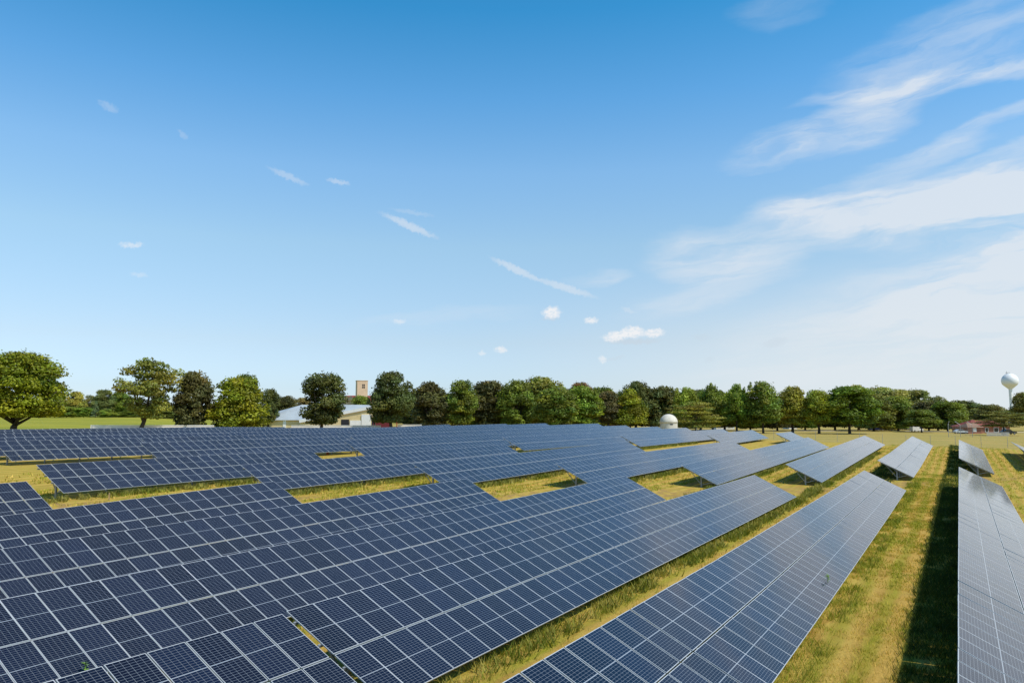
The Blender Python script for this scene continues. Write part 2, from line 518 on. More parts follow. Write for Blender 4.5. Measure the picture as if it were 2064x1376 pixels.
aisle = t.ramp(t.m('ABSOLUTE', t.m('ADD', t.m('SUBTRACT', sc, 101.0), t.m('MULTIPLY', nn, -1.40))), 7.0, 2.0)
aisle = t.m('MULTIPLY', aisle, t.ramp(sc, 118.0, 108.0))
green_f = t.m('MULTIPLY', green_f, t.m('SUBTRACT', 1.0, t.m('MULTIPLY', aisle, 0.55)))
straw = t.mix(t.ramp(patch, 0.35, 0.65), (0.42, 0.265, 0.055), (0.60, 0.43, 0.095))
green = t.mix(t.ramp(fin, 0.3, 0.7), (0.20, 0.205, 0.016), (0.44, 0.40, 0.035))
site = t.mix(green_f, straw, green)
track = t.m('MULTIPLY', t.m('MAXIMUM', t.ramp(t.m('ABSOLUTE', t.m('SUBTRACT', ph, 0.745)), 0.05, 0.02), t.m('MULTIPLY', t.ramp(t.m('ABSOLUTE', t.m('SUBTRACT', ph, 0.60)), 0.04, 0.01), 0.7)), t.ramp(mid, 0.25, 0.55))
site = t.mix(t.m('MULTIPLY', track, 0.75), site, (0.60, 0.38, 0.09))
bare = t.ramp(t.m('MULTIPLY', mid, t.m('MULTIPLY_ADD', aisle, 0.55, 0.9)), 0.66, 0.8)
site = t.mix(t.m('MULTIPLY', bare, 0.7), site, (0.34, 0.21, 0.09))
# mown park beyond the fence and the pasture on the left
lawn = t.mix(t.ramp(t.noise(t.xyz(t.m('MULTIPLY', GX, 0.03), t.m('MULTIPLY', GY, 0.12)), 1.6, 5, 0.6), 0.35, 0.65), (0.46, 0.335, 0.105), (0.36, 0.30, 0.075))
past = t.mix(t.ramp(t.noise(t.xyz(t.m('MULTIPLY', GX, 0.02), t.m('MULTIPLY', GY, 0.09)), 2.0, 5, 0.6), 0.35, 0.65), (0.36, 0.34, 0.045), (0.25, 0.27, 0.035))
outer = t.mix(t.ramp(GX, -60.0, -95.0), lawn, past)
edge = t.m('MULTIPLY_ADD', warp, 6.0, t.m('MAXIMUM', t.m('SUBTRACT', sc, 180.0), t.m('SUBTRACT', -118.0, nn)))
colg = t.mix(t.ramp(edge, -1.0, 1.5), site, outer)
colg = t.mix(t.ramp(fin, 0.25, 0.75, 0.0, 0.5), colg, t.mix(1.0, colg, (0.45, 0.42, 0.38), 'MULTIPLY'))
t.l.new(colg, b.inputs['Base Color'])
b.inputs['Roughness'].default_value = 0.95
b.inputs['Specular IOR Level'].default_value = 0.1
bp = t.new('ShaderNodeBump')
bp.inputs['Strength'].default_value = 0.9
bp.inputs['Distance'].default_value = 0.12
t.put(bp.inputs['Height'], t.m('MULTIPLY_ADD', fin, 0.7, mid))
t.l.new(bp.outputs[0], b.inputs['Normal'])

# blades and leaves take their tone from the mesh, trees their hue from the object colour
def leafy(name, use_obj, rough=0.6, trans=0.3):
    m, t, b = material(name)
    at_ = t.new('ShaderNodeAttribute', attribute_name='tone')
    c = at_.outputs['Color']
    if use_obj:
        oi = t.new('ShaderNodeObjectInfo')
        c = t.mix(1.0, oi.outputs['Color'], c, 'MULTIPLY')
    t.l.new(c, b.inputs['Base Color'])
    b.inputs['Roughness'].default_value = rough
    b.inputs['Specular IOR Level'].default_value = 0.25
    tr = t.new('ShaderNodeBsdfTranslucent')
    t.l.new(t.mix(1.0, c, (1.1, 1.15, 0.5), 'MULTIPLY'), tr.inputs['Color'])
    mx = t.new('ShaderNodeMixShader')
    mx.inputs[0].default_value = trans
    t.l.new(b.outputs[0], mx.inputs[1])
    t.l.new(tr.outputs[0], mx.inputs[2])
    t.l.new(mx.outputs[0], t.n['Material Output'].inputs[0])
    return m


M_leaf = leafy('tree leaves', True, 0.5, 0.25)
M_grass = leafy('grass blades', False, 0.7, 0.3)

# ------------------------------------------------------------------ the land
xs = np.concatenate([np.linspace(-3500, -420, 22), np.arange(-400, -140, 8.0), np.arange(-140, 180, 2.0), np.arange(180, 400, 8.0), np.linspace(420, 3500, 22)])
ys = np.concatenate([np.linspace(-600, -60, 10), np.arange(-40, 230, 2.0), np.arange(230, 480, 6.0), np.linspace(500, 6000, 30)])
GXX, GYY = np.meshgrid(xs, ys, indexing='ij')
gzv = land(GXX, GYY)
nx, ny = GXX.shape
gv_ = np.stack([GXX.ravel(), GYY.ravel(), gzv.ravel()], 1)
ii, jj = np.meshgrid(np.arange(nx - 1), np.arange(ny - 1), indexing='ij')
a_ = (ii * ny + jj).ravel()
gf = np.stack([a_, a_ + ny, a_ + ny + 1, a_ + 1], 1)
me = bpy.data.meshes.new('ground')
me.from_pydata(gv_.tolist(), [], gf.tolist())
me.polygons.foreach_set('use_smooth', [True] * len(me.polygons))
me.materials.append(M_ground)
add('ground', me, kind='structure')

# ------------------------------------------------------------------ solar panels
def panel_geo():
    """one framed panel, local x along the row, y up the slope, top at z = 0"""
    w, h, th, fr = 1.0, 2.0, 0.035, 0.018
    o = [(-w / 2, 0, 0), (w / 2, 0, 0), (w / 2, h, 0), (-w / 2, h, 0)]
    i_ = [(-w / 2 + fr, fr, 0), (w / 2 - fr, fr, 0), (w / 2 - fr, h - fr, 0), (-w / 2 + fr, h - fr, 0)]
    lo = [(x, y, -th) for x, y, _ in o]
    v = o + i_ + lo
    f = [(0, 1, 5, 4), (1, 2, 6, 5), (2, 3, 7, 6), (3, 0, 4, 7), (4, 5, 6, 7),
         (8, 9, 1, 0), (9, 10, 2, 1), (10, 11, 3, 2), (11, 8, 0, 3), (11, 10, 9, 8)]
    mi = [0, 0, 0, 0, 1, 0, 0, 0, 0, 2]
    return np.array(v), f, mi


PV, PF, PMI = panel_geo()
PUV = {4: (0, 0), 5: (1, 0), 6: (1, 1), 7: (0, 1)}


def panel_mesh(name, mats4):
    """all panels given by their 4x4 matrices in one mesh"""
    k = len(mats4)
    V4 = np.concatenate([PV, np.ones((len(PV), 1))], 1)
    verts = np.concatenate([(V4 @ np.array(m).T)[:, :3] for m in mats4])
    faces = [tuple(i + j * len(PV) for i in f) for j in range(k) for f in PF]
    me = bpy.data.meshes.new(name)
    me.from_pydata(verts.tolist(), [], faces)
    for m in (M_frame, M_glass, M_back):
        me.materials.append(m)
    me.polygons.foreach_set('material_index', PMI * k)
    ul = me.uv_layers.new(name='UVMap')
    one = []
    for f in PF:
        for i in f:
            one += PUV.get(i, (0, 0)) if f == (4, 5, 6, 7) else (0, 0)
    ul.data.foreach_set('uv', one * k)
    me.update()
    return me


PANEL = panel_mesh('solar_panel', [np.eye(4)])
# supports, local origin at the top edge, x along the row, in true vertical axes (y = -N, z up)
def slope_pt(u, drop=0.0):
    """point u metres down the slope and drop metres under the panel plane, in (x, y, z) local axes with y away from N"""
    return Vector((0, -u * math.cos(TILT) + drop * math.sin(TILT) * -1, -u * math.sin(TILT) - drop * math.cos(TILT)))


mb = MB()
mb.bar(slope_pt(0.2, 0.19), slope_pt(3.85, 0.19), 0.07, 0.12)
RAFTER = mb.mesh('rafter', M_steel)
p_top = slope_pt(2.02, 0.25)
mb = MB()
mb.box((p_top.x, p_top.y, p_top.z - 1.0), (0.10, 0.14, 2.0))
POST = mb.mesh('post', M_steel)
foot = Vector((0, p_top.y, -TOPH + 0.32))
mb = MB()
mb.bar(foot + Vector((0.06, 0, 0)), slope_pt(0.75, 0.25) + Vector((0.06, 0, 0)), 0.05, 0.06)
BRACE_A = mb.mesh('brace', M_steel)
mb = MB()
mb.bar(foot + Vector((0.06, 0, 0)), slope_pt(3.2, 0.25) + Vector((0.06, 0, 0)), 0.05, 0.06)
BRACE_B = mb.mesh('brace', M_steel)

LX = Vector(D)
LY = Vector(-N)


def build_table(ri, poly, label):
    s0, s1 = poly[0][0], poly[-1][0]
    n = row_n(ri)
    cnt = max(1, int((s1 - s0) / 1.012))
    pw = (s1 - s0) / cnt
    ps = [p[0] for p in poly]
    pz = [p[1] for p in poly]
    fine_s = np.arange(s0 - 8, s1 + 8.01, 0.5)
    fz = np.interp(fine_s, ps, pz)
    ker = np.ones(13) / 13
    fzp = np.pad(fz, 6, mode='edge')
    fz = np.convolve(fzp, ker, 'valid')

    def top(s):
        z = float(np.interp(s, fine_s, fz))
        return Vector(D * s + N * n) + Vector((0, 0, z + CZ))

    base_s = s0 + 0.3
    base = top(base_s)
    bg = gz(*(D * base_s + N * (n + 1.8))[:2])
    origin = Vector((base.x, base.y, bg))
    T = empty('solar_table', origin, label=label, cat='solar table', group='rows of solar tables')
    mats = []
    up = Vector(UP)
    rng = random.Random(int(s0 * 10) + 97 * ri)
    for k in range(cnt):
        a = top(s0 + k * pw)
        c = top(s0 + (k + 1) * pw)
        xd = (c - a).normalized()
        zd = xd.cross(up).normalized()
        yd = zd.cross(xd)
        midp = (a + c) / 2
        for lo in (2.0, 4.045):
            o = midp - yd * lo - origin + zd * rng.uniform(-0.004, 0.004)
            j = rng.gauss(0, 0.0028)
            yj = (yd + zd * j).normalized()
            zj = xd.cross(yj)
            M = Matrix((xd, yj, zj)).transposed().to_4x4()
            M.translation = o
            mats.append(M)
    dist = Vector(D * (s0 + s1) / 2 + N * n).length
    near_d = min((Vector(D * s + N * n)).length for s in (s0, s1, (s0 + s1) / 2))
    solo = ri <= 10 and near_d < 125
    order = sorted(range(len(mats)), key=lambda q: (mats[q].translation + origin).xy.length)
    if solo:
        vis = []
        for q in order:
            w = mats[q].translation + origin
            pxx = 1032 + FPX * w.x / max(w.y, 0.1)
            vis.append((0 if (w.y > 6 and -60 < pxx < 2124) else 1, q))
        vis.sort(key=lambda e: e[0])
        order = [q for _, q in vis]
        indiv, rest = order[:100], order[100:]
    else:
        indiv, rest = [], order
    for q in indiv:
        add('solar_panel', PANEL, T, mat4=mats[q])
    if rest:
        o = add('solar_panels', panel_mesh('solar_panels', [mats[q] for q in rest]), T)
        if solo:
            o['kind'] = 'stuff'
    # purlins under the panels, one long rail each
    nodes = np.linspace(s0 - 0.08, s1 + 0.08, max(2, int((s1 - s0) / 4) + 1))
    for u in (0.45, 1.5, 2.5, 3.6):
        mb = MB()
        off = Vector(-UP * u)
        zn = Vector(D).cross(up)
        for a, c in zip(nodes[:-1], nodes[1:]):
            pa = top(a) + off - zn * 0.09 - origin
            pc = top(c) + off - zn * 0.09 - origin
            mb.bar(pa, pc, 0.05, 0.09, up=zn)
        mb.build('purlin', M_steel, T)
    # posts with rafters and braces
    nb = max(2, int(round((s1 - s0) / 3.9)) + 1)
    bays = np.linspace(s0 + 0.45, s1 - 0.45, nb)
    solo_sup = ri <= 7
    R = Matrix((LX, -LY, Vector((0, 0, 1)))).transposed().to_4x4()
    R = Matrix(((LX.x, LY.x, 0, 0), (LX.y, LY.y, 0, 0), (0, 0, 1, 0), (0, 0, 0, 1)))
    if solo_sup:
        for s in bays:
            M = R.copy()
            M.translation = top(s) - origin
            add('post', POST, T, mat4=M)
            add('rafter', RAFTER, T, mat4=M)
            add('brace', BRACE_A, T, mat4=M)
            add('brace', BRACE_B, T, mat4=M)
    else:
        mb = MB()
        for s in bays:
            M = R.copy()
            M.translation = top(s) - origin
            for src in (POST, RAFTER, BRACE_A, BRACE_B):
                mb.quadset([M @ v.co for v in src.vertices], [tuple(p.vertices) for p in src.polygons])
        mb.build('support_frame', M_steel, T)
    return T


for ri, poly, label in TABLES:
    build_table(ri, poly, label)

exec_marks = None
# ------------------------------------------------------------------ grass: blades near the camera, tall weeds under the lower edges
rs = np.random.default_rng(7)


def blades(cx, cy, hgt, wid, lean, tone):
    n = len(cx)
    z = land(cx, cy)
    ang = rs.uniform(0, 2 * np.pi, n)
    dx, dy = np.cos(ang) * wid / 2, np.sin(ang) * wid / 2
    la = rs.uniform(0, 2 * np.pi, n)
    tx, ty = cx + np.cos(la) * lean * hgt, cy + np.sin(la) * lean * hgt
    v = np.stack([np.stack([cx - dx, cy - dy, z - 0.03], 1), np.stack([cx + dx, cy + dy, z - 0.03], 1), np.stack([tx, ty, z + hgt], 1)], 1).reshape(-1, 3)
    c = np.repeat(tone, 3, axis=0)
    return v, c


def sn_xy(s, n):
    return s * D[0] + n * N[0], s * D[1] + n * N[1]


GV, GC = [], []


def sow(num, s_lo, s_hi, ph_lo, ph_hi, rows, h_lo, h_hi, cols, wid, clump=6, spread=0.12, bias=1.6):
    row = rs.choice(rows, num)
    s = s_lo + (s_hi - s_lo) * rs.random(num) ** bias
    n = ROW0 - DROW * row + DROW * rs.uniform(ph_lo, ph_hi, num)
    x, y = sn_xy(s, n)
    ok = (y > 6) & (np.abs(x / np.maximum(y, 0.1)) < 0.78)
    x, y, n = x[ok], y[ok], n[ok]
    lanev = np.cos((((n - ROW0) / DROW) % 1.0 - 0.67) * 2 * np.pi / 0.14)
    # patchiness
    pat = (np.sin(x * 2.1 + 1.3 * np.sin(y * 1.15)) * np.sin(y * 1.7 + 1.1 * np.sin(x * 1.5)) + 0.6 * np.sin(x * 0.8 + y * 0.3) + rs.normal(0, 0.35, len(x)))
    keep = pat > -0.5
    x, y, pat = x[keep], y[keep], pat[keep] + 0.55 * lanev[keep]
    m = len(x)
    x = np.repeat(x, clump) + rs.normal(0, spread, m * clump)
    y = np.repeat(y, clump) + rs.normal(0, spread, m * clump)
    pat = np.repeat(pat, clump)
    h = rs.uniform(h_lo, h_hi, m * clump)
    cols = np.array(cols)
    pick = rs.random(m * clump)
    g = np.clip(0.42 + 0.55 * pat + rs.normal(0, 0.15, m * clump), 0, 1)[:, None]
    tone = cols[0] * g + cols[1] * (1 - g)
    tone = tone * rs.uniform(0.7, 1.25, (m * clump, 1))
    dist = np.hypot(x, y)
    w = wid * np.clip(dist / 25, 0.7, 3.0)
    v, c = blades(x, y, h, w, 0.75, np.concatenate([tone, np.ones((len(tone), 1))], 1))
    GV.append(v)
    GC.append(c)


GREEN = (0.34, 0.36, 0.028)
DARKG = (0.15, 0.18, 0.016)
STRAW = (0.68, 0.47, 0.11)
sow(17000, 6, 110, 0.42, 1.0, [1], 0.04, 0.15, (GREEN, STRAW), 0.022)
sow(4000, 18, 70, 0.4, 1.0, [6, 7, 8, 9], 0.08, 0.25, (GREEN, STRAW), 0.04, 5, 0.2, 1.0)
sow(7000, 10, 100, 0.42, 1.0, [2, 3], 0.04, 0.16, (GREEN, STRAW), 0.022)
sow(9000, 20, 110, 0.42, 1.0, [4, 5, 6], 0.06, 0.25, (GREEN, STRAW), 0.03, 5)
sow(8000, 40, 185, 0.42, 1.0, [0, 1, 2, 3], 0.06, 0.22, (GREEN, STRAW), 0.03, 4, 0.15, 1.0)
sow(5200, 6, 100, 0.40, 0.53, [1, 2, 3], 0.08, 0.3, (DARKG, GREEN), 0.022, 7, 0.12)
sow(14000, 8, 95, 0.79, 1.2, [1], 0.08, 0.36, ((0.05, 0.07, 0.01), (0.10, 0.13, 0.015)), 0.024, 7, 0.13)  # weeds coloured extra dark along the table's shadow strip, deepening the shade
sow(6000, 60, 190, 0.79, 1.2, [1, 2], 0.08, 0.36, ((0.05, 0.07, 0.01), (0.10, 0.13, 0.015)), 0.03, 6, 0.13, 1.0)  # same shade-deepening weed colour in the farther shadow strips
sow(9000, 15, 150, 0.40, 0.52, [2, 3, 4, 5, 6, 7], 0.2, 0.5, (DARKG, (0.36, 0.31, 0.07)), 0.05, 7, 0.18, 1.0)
sow(3500, 8, 60, 0.0, 0.3, [0], 0.1, 0.35, (DARKG, GREEN), 0.03, 6, 0.14)
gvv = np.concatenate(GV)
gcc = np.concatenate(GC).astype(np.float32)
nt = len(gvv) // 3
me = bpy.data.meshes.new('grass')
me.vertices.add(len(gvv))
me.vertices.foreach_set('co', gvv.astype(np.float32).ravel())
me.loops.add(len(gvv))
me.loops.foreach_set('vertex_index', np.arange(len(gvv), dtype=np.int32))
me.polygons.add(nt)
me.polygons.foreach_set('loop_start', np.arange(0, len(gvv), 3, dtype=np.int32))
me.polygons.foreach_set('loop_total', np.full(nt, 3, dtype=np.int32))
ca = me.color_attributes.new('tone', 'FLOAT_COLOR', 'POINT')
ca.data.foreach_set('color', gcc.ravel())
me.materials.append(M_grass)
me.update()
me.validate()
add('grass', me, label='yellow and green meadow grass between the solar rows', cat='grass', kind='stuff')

# ------------------------------------------------------------------ trees
def crown_mesh(seed, kind, clumps, leaves, leaf):
    """leaf sized faces gathered in clumps; radius 1 across, 0 to 2 high"""
    r = np.random.default_rng(seed)
    P, S = [], []
    tries = 0
    while len(P) < clumps and tries < 20000:
        tries += 1
        z = r.uniform(0.05, 1.95)
        if kind == 'round':
            env = math.sqrt(max(0, 1 - ((z - 0.95) / 1.05) ** 2))
        elif kind == 'broad':
            env = min(1, math.sqrt(max(0, 1 - ((z - 0.75) / 1.25) ** 2)))
        elif kind == 'tall':
            env = math.sqrt(max(0, 1 - ((z - 0.8) / 1.2) ** 2)) * (0.92 if z > 0.5 else 0.8)
        elif kind == 'conic':
            env = max(0.05, 1 - (z / 2.1) ** 1.7)
        elif kind == 'spruce':
            env = max(0.03, 1 - z / 2.0)
        elif kind == 'open':
            env = math.sqrt(max(0, 1 - ((z - 1.0) / 1.02) ** 2)) * (1.0 if z > 0.9 else 0.72)
        elif kind == 'spiky':
            env = 0.95 * math.sqrt(max(0, 1 - ((z - 0.75) / 1.0) ** 2))
        else:
            env = math.sqrt(max(0, 1 - ((z - 0.9) / 1.1) ** 2))
        a = r.uniform(0, 2 * math.pi)
        q = math.sqrt(r.uniform(0.12, 1.0))
        sz = r.uniform(0.2, 0.38) if kind != 'spruce' else r.uniform(0.08, 0.2)
        if kind == 'open':
            sz = r.uniform(0.14, 0.30)
        rad = max(0.0, env - sz * 0.7) * q
        p = np.array([rad * math.cos(a), rad * math.sin(a), min(max(z, sz * 0.8), 2.0 - sz * 0.8)])
        if P and min(np.linalg.norm(p - np.array(o)) for o in P) < (0.15 if kind != 'spruce' else 0.06):
            continue
        P.append(p)
        S.append(sz)
    if kind == 'spiky':
        for _ in range(11):
            a = r.uniform(0, 2 * math.pi)
            rad = r.uniform(0, 0.8)
            zt = 1.2 + 0.6 * math.sqrt(max(0, 1 - rad * rad)) + r.uniform(-0.1, 0.2)
            for k in range(5):
                P.append(np.array([rad * math.cos(a), rad * math.sin(a), zt - 0.13 * k]))
                S.append(0.08 + 0.03 * k)
    P = np.array(P)
    S = np.array(S)
    cnt = np.maximum(12, (leaves * S ** 2 / (S ** 2).sum()).astype(int))
    C = np.repeat(np.arange(len(P)), cnt)
    m = len(C)
    d = r.normal(size=(m, 3))
    d /= np.linalg.norm(d, axis=1, keepdims=True)
    d[:, 2] = np.where(d[:, 2] < -0.3, d[:, 2] * 0.5, d[:, 2])
    rr = 0.45 + 0.6 * r.random(m) ** 0.6
    rr = np.where(r.random(m) < 0.08, rr * 1.25, rr)
    flat = np.array([1, 1, 0.8]) if kind not in ('layered', 'spruce') else np.array([1.25, 1.25, 0.32])
    pos = P[C] + d * (S[C] * rr)[:, None] * flat
    nrm = d * 0.8 + r.normal(size=(m, 3)) * 0.55 + np.array([0, 0, 0.35])
    nrm /= np.linalg.norm(nrm, axis=1, keepdims=True)
    t1 = np.cross(nrm, r.normal(size=(m, 3)))
    t1 /= np.linalg.norm(t1, axis=1, keepdims=True)
    t2 = np.cross(nrm, t1)
    sz = (leaf * r.uniform(0.6, 1.35, m))[:, None]
    bend = nrm * sz * 0.35
    q = np.stack([pos - t1 * sz, pos + t2 * sz * 0.62 - bend * 0.3, pos + t1 * sz, pos - t2 * sz * 0.62 - bend], 1).reshape(-1, 3)
    tc_ = r.uniform(0.5, 1.35, len(P))
    hue = r.normal(0, 0.10, len(P))
    lv = r.uniform(0.75, 1.25, m)
    base = tc_[C] * lv
    tone = np.stack([base * (1 + hue[C]), base, base * (1 - hue[C]), np.ones(m)], 1)
    tone = np.repeat(tone, 4, axis=0).astype(np.float32)
    me = bpy.data.meshes.new('crown')
    me.from_pydata(q.tolist(), [], np.arange(m * 4).reshape(-1, 4).tolist())
    ca = me.color_attributes.new('tone', 'FLOAT_COLOR', 'POINT')
    ca.data.foreach_set('color', tone.ravel())
    me.materials.append(M_leaf)
    me.update()
    return me


def trunk_mesh(seed, limbs=6, fork=0.22, thick=0.026, reach=0.26):
    """unit height trunk with limbs running up into the crown"""
    r = random.Random(seed)
    mb = MB()
    wob = [(r.uniform(-0.012, 0.012), r.uniform(-0.012, 0.012)) for _ in range(5)]
    pts = [(0, 0, -0.06), (wob[0][0], wob[0][1], 0.10), (wob[1][0], wob[1][1], fork), (wob[2][0] * 2, wob[2][1] * 2, 0.5), (wob[3][0] * 2, wob[3][1] * 2, 0.85)]
    mb.tube(pts, [thick * 1.5, thick * 1.05, thick * 0.9, thick * 0.5, thick * 0.12], 9)
    for k in range(limbs):
        a = 2 * math.pi * (k + r.uniform(-0.3, 0.3)) / limbs
        z0 = fork * r.uniform(0.75, 1.5)
        L = reach * r.uniform(0.7, 1.2)
        p0 = (0.0, 0.0, z0)
        p1 = (math.cos(a) * L * 0.4, math.sin(a) * L * 0.4, z0 + 0.10)
        p2 = (math.cos(a) * L * 0.8, math.sin(a) * L * 0.8, z0 + 0.24 + r.uniform(0, 0.08))
        p3 = (math.cos(a) * L, math.sin(a) * L, z0 + 0.40)
        mb.tube([p0, p1, p2, p3], [thick * 0.6, thick * 0.45, thick * 0.28, thick * 0.08], 6)
    return mb.mesh('trunk', M_bark, True)


CROWNS = {
    'big': [crown_mesh(11, 'broad', 110, 26000, 0.036)],
    'open': [crown_mesh(21, 'open', 62, 9500, 0.038)],
    'round': [crown_mesh(31 + k, 'round', 70, 15000, 0.046) for k in range(4)],
    'broad': [crown_mesh(41 + k, 'broad', 70, 15000, 0.046) for k in range(3)],
    'tall': [crown_mesh(51 + k, 'tall', 70, 15000, 0.046) for k in range(3)],
    'conic': [crown_mesh(61 + k, 'conic', 70, 14000, 0.045) for k in range(2)],
    'spiky': [crown_mesh(71 + k, 'spiky', 60, 14000, 0.044) for k in range(3)],
    'layered': [crown_mesh(81, 'layered', 60, 8000, 0.036)],
    'spruce': [crown_mesh(91, 'spruce', 90, 7000, 0.04)],
}
TRUNKS = [trunk_mesh(101 + k) for k in range(4)]
TRUNK_FORK = trunk_mesh(120, 7, 0.13, 0.034, 0.42)
TRUNK_SLIM = trunk_mesh(130, 4, 0.3, 0.018, 0.12)
count_kind = {}


def tree(px, top, wpx, dist, kind, colr, cb, label, base_px=None, trunk=None, name='tree', group='trees around the solar field', cat='tree', deep=0.95):
    if px > 820:
        dist *= 1.25
    p = at(px, 850, dist)
    zg = gz(p.x, p.y)
    ztop = at(px, top, dist).z
    H = ztop - zg
    w = wpx / FPX * dist / 2 * (1.25 if 840 < px < 1800 else 1.06)
    k = count_kind.get(kind, 0)
    count_kind[kind] = k + 1
    T = empty(name, (p.x, p.y, zg), 0, label=label, cat=cat, group=group)
    cm = CROWNS[kind][k % len(CROWNS[kind])]
    c = bpy.data.objects.new('crown', cm)
    COL.objects.link(c)
    c.parent = T
    c.location = (0, 0, H * cb)
    c.scale = (w, w * deep, H * (1 - cb) / 2)
    c.rotation_euler = (0, 0, (k * 2.399) % 6.283)
    c.color = (colr[0] * 2.15, colr[1] * 2.05, colr[2] * 1.3, 1)
    tm = trunk or (TRUNK_SLIM if kind in ('spruce', 'conic', 'spiky', 'layered') else TRUNKS[k % 4])
    tr = bpy.data.objects.new('trunk', tm)
    COL.objects.link(tr)
    tr.parent = T
    tr.scale = (H, H, H)
    tr.rotation_euler = (0, 0, k * 1.7)
    if base_px is not None:
        # the trunk leans from its foot to the crown
        dx = at(base_px, 850, dist).x - p.x
        tr.location = (dx, 0, 0)
        tr.rotation_euler = (0, math.atan2(-dx, H * 0.6), k * 0.0)
    return T


YG = (0.108, 0.120, 0.010)      # sunny yellow green
MG = (0.085, 0.112, 0.02)       # mid green
DG = (0.048, 0.058, 0.02)       # dark green
DB = (0.058, 0.056, 0.024)       # dark, turning brown
OL = (0.11, 0.115, 0.028)       # olive
BG = (0.095, 0.14, 0.022)       # bright green
PW_ = (0.17, 0.18, 0.07)        # pale willow
GB = (0.09, 0.12, 0.075)        # blue grey spruce

tree(36, 709, 176, 150, 'big', YG, 0.17, 'huge spreading yellow-green tree at the left edge with a forked dark trunk', 28, TRUNK_FORK)
tree(301, 721, 138, 152, 'open', OL, 0.20, 'airy olive tree with sky showing through and a leaning trunk', 281)
tree(388, 748, 88, 158, 'tall', DB, 0.02, 'dark brownish tree leafy to the ground between the airy and the bright tree')
tree(480, 760, 122, 162, 'broad', YG, 0.05, 'low bright yellow-green tree left of the barn')
tree(494, 754, 62, 195, 'round', MG, 0.1, 'mid green crown rising just behind the low bright yellow-green tree')
tree(541, 783, 46, 270, 'round', DG, 0.1, 'blue-green tree peeping out right of the low bright yellow-green tree')
tree(574, 797, 64, 330, 'broad', DB, 0.1, 'dull dark tree over the left slope of the barn roof')
tree(612, 801, 50, 345, 'broad', (0.12, 0.10, 0.05), 0.1, 'brownish sparse tree over the ridge of the barn roof')
tree(650, 750, 98, 168, 'round', DG, 0.14, 'dark lone tree standing in front of the barn', 646)
tree(787, 749, 98, 212, 'round', DG, 0.12, 'tall dark tree right of the square tower, over the red pipe frame')
tree(755, 793, 17, 222, 'round', (0.30, 0.095, 0.02), 0.62, 'small orange-red autumn tree beside the square tower')
tree(727, 797, 52, 330, 'broad', MG, 0.1, 'green bush-like tree at the foot of the square tower')
tree(868, 769, 78, 200, 'tall', DB, 0.04, 'dark brownish tree right next to the tall dark tree by the red pipe frame')
tree(931, 765, 66, 200, 'tall', MG, 0.08, 'mid green tree with a knob on top and a pale trunk', 922)
tree(985, 767, 80, 208, 'tall', DB, 0.06, 'dark brown-green tree with a flat top, left of the tree line centre')
tree(1040, 766, 78, 205, 'tall', MG, 0.05, 'green tree with tiered foliage right of the flat-topped brown-green one')
tree(1096, 759, 92, 225, 'round', OL, 0.1, 'highest olive crown of the middle tree line')
tree(1122, 782, 84, 195, 'round', MG, 0.06, 'rounded green tree in front of the highest olive crown')
tree(1176, 777, 78, 200, 'tall', BG, 0.06, 'fresh green dome-shaped tree left of the tan building')
tree(1170, 771, 60, 240, 'round', (0.09, 0.055, 0.03), 0.2, 'reddish-brown crown showing above the fresh green dome-shaped tree')
tree(1215, 780, 62, 245, 'round', MG, 0.1, 'bluish green tree behind the dark brown one at the tan building')
tree(1226, 788, 54, 208, 'tall', (0.066, 0.058, 0.03), 0.16, 'dark brown tree in front of the tan building')
tree(1270, 781, 68, 208, 'conic', YG, 0.13, 'cone-shaped yellow-green tree left of the white dome')
tree(1281, 768, 64, 250, 'round', DG, 0.1, 'dark crown standing above the cone-shaped yellow-green tree')
tree(1338, 777, 70, 250, 'broad', (0.075, 0.08, 0.03), 0.05, 'dull olive tree directly behind the white dome')
tree(1384, 778, 56, 222, 'spiky', (0.13, 0.16, 0.025), 0.08, 'light green tree right behind the larch, with a spire on top')
tree(1402, 806, 86, 205, 'layered', (0.125, 0.125, 0.03), 0.06, 'yellowish-green larch with flat tiers right of the white dome', name='larch_tree')
tree(1436, 772, 62, 222, 'spiky', MG, 0.1, 'spiky-topped green tree behind the white lamp post')
tree(1485, 772, 56, 215, 'spiky', BG, 0.14, 'spiky-topped green tree left of the tallest park tree')
tree(1538, 766, 78, 212, 'spiky', MG, 0.14, 'tallest green park tree, on a thick straight trunk')
tree(1596, 778, 66, 218, 'tall', (0.15, 0.15, 0.025), 0.14, 'olive-yellow park tree right of the tallest one')
tree(1650, 785, 54, 214, 'tall', (0.14, 0.165, 0.02), 0.16, 'slim yellow-green park tree with a dark bare trunk')
tree(1714, 778, 100, 212, 'broad', (0.085, 0.125, 0.016), 0.16, 'wide vivid green park tree nearest to the fence', 1712)
tree(1730, 775, 40, 270, 'tall', PW_, 0.3, 'pale crown showing over the wide vivid green park tree')
tree(1784, 779, 92, 275, 'round', PW_, 0.08, 'large pale grey-green willow')
tree(1832, 786, 60, 300, 'round', OL, 0.1, 'olive tree right behind the pale willow')
tree(1852, 785, 66, 290, 'round', (0.13, 0.14, 0.05), 0.08, 'round pale olive tree right of the willow')
tree(1857, 825, 74, 235, 'broad', (0.075, 0.10, 0.02), 0.2, 'low wide green tree over the white van')
tree(1890, 797, 52, 270, 'open', (0.10, 0.105, 0.04), 0.15, 'thin see-through tree left of the backstop poles')
tree(1943, 806, 100, 350, 'broad', (0.075, 0.085, 0.028), 0.05, 'broad dark wood-edge tree behind the brick house')
tree(1925, 835, 70, 320, 'broad', (0.10, 0.12, 0.03), 0.05, 'low green tree over the silver car')
tree(1998, 815, 66, 330, 'broad', (0.085, 0.085, 0.035), 0.05, 'flat dark tree behind the red roof, left of the water tower')
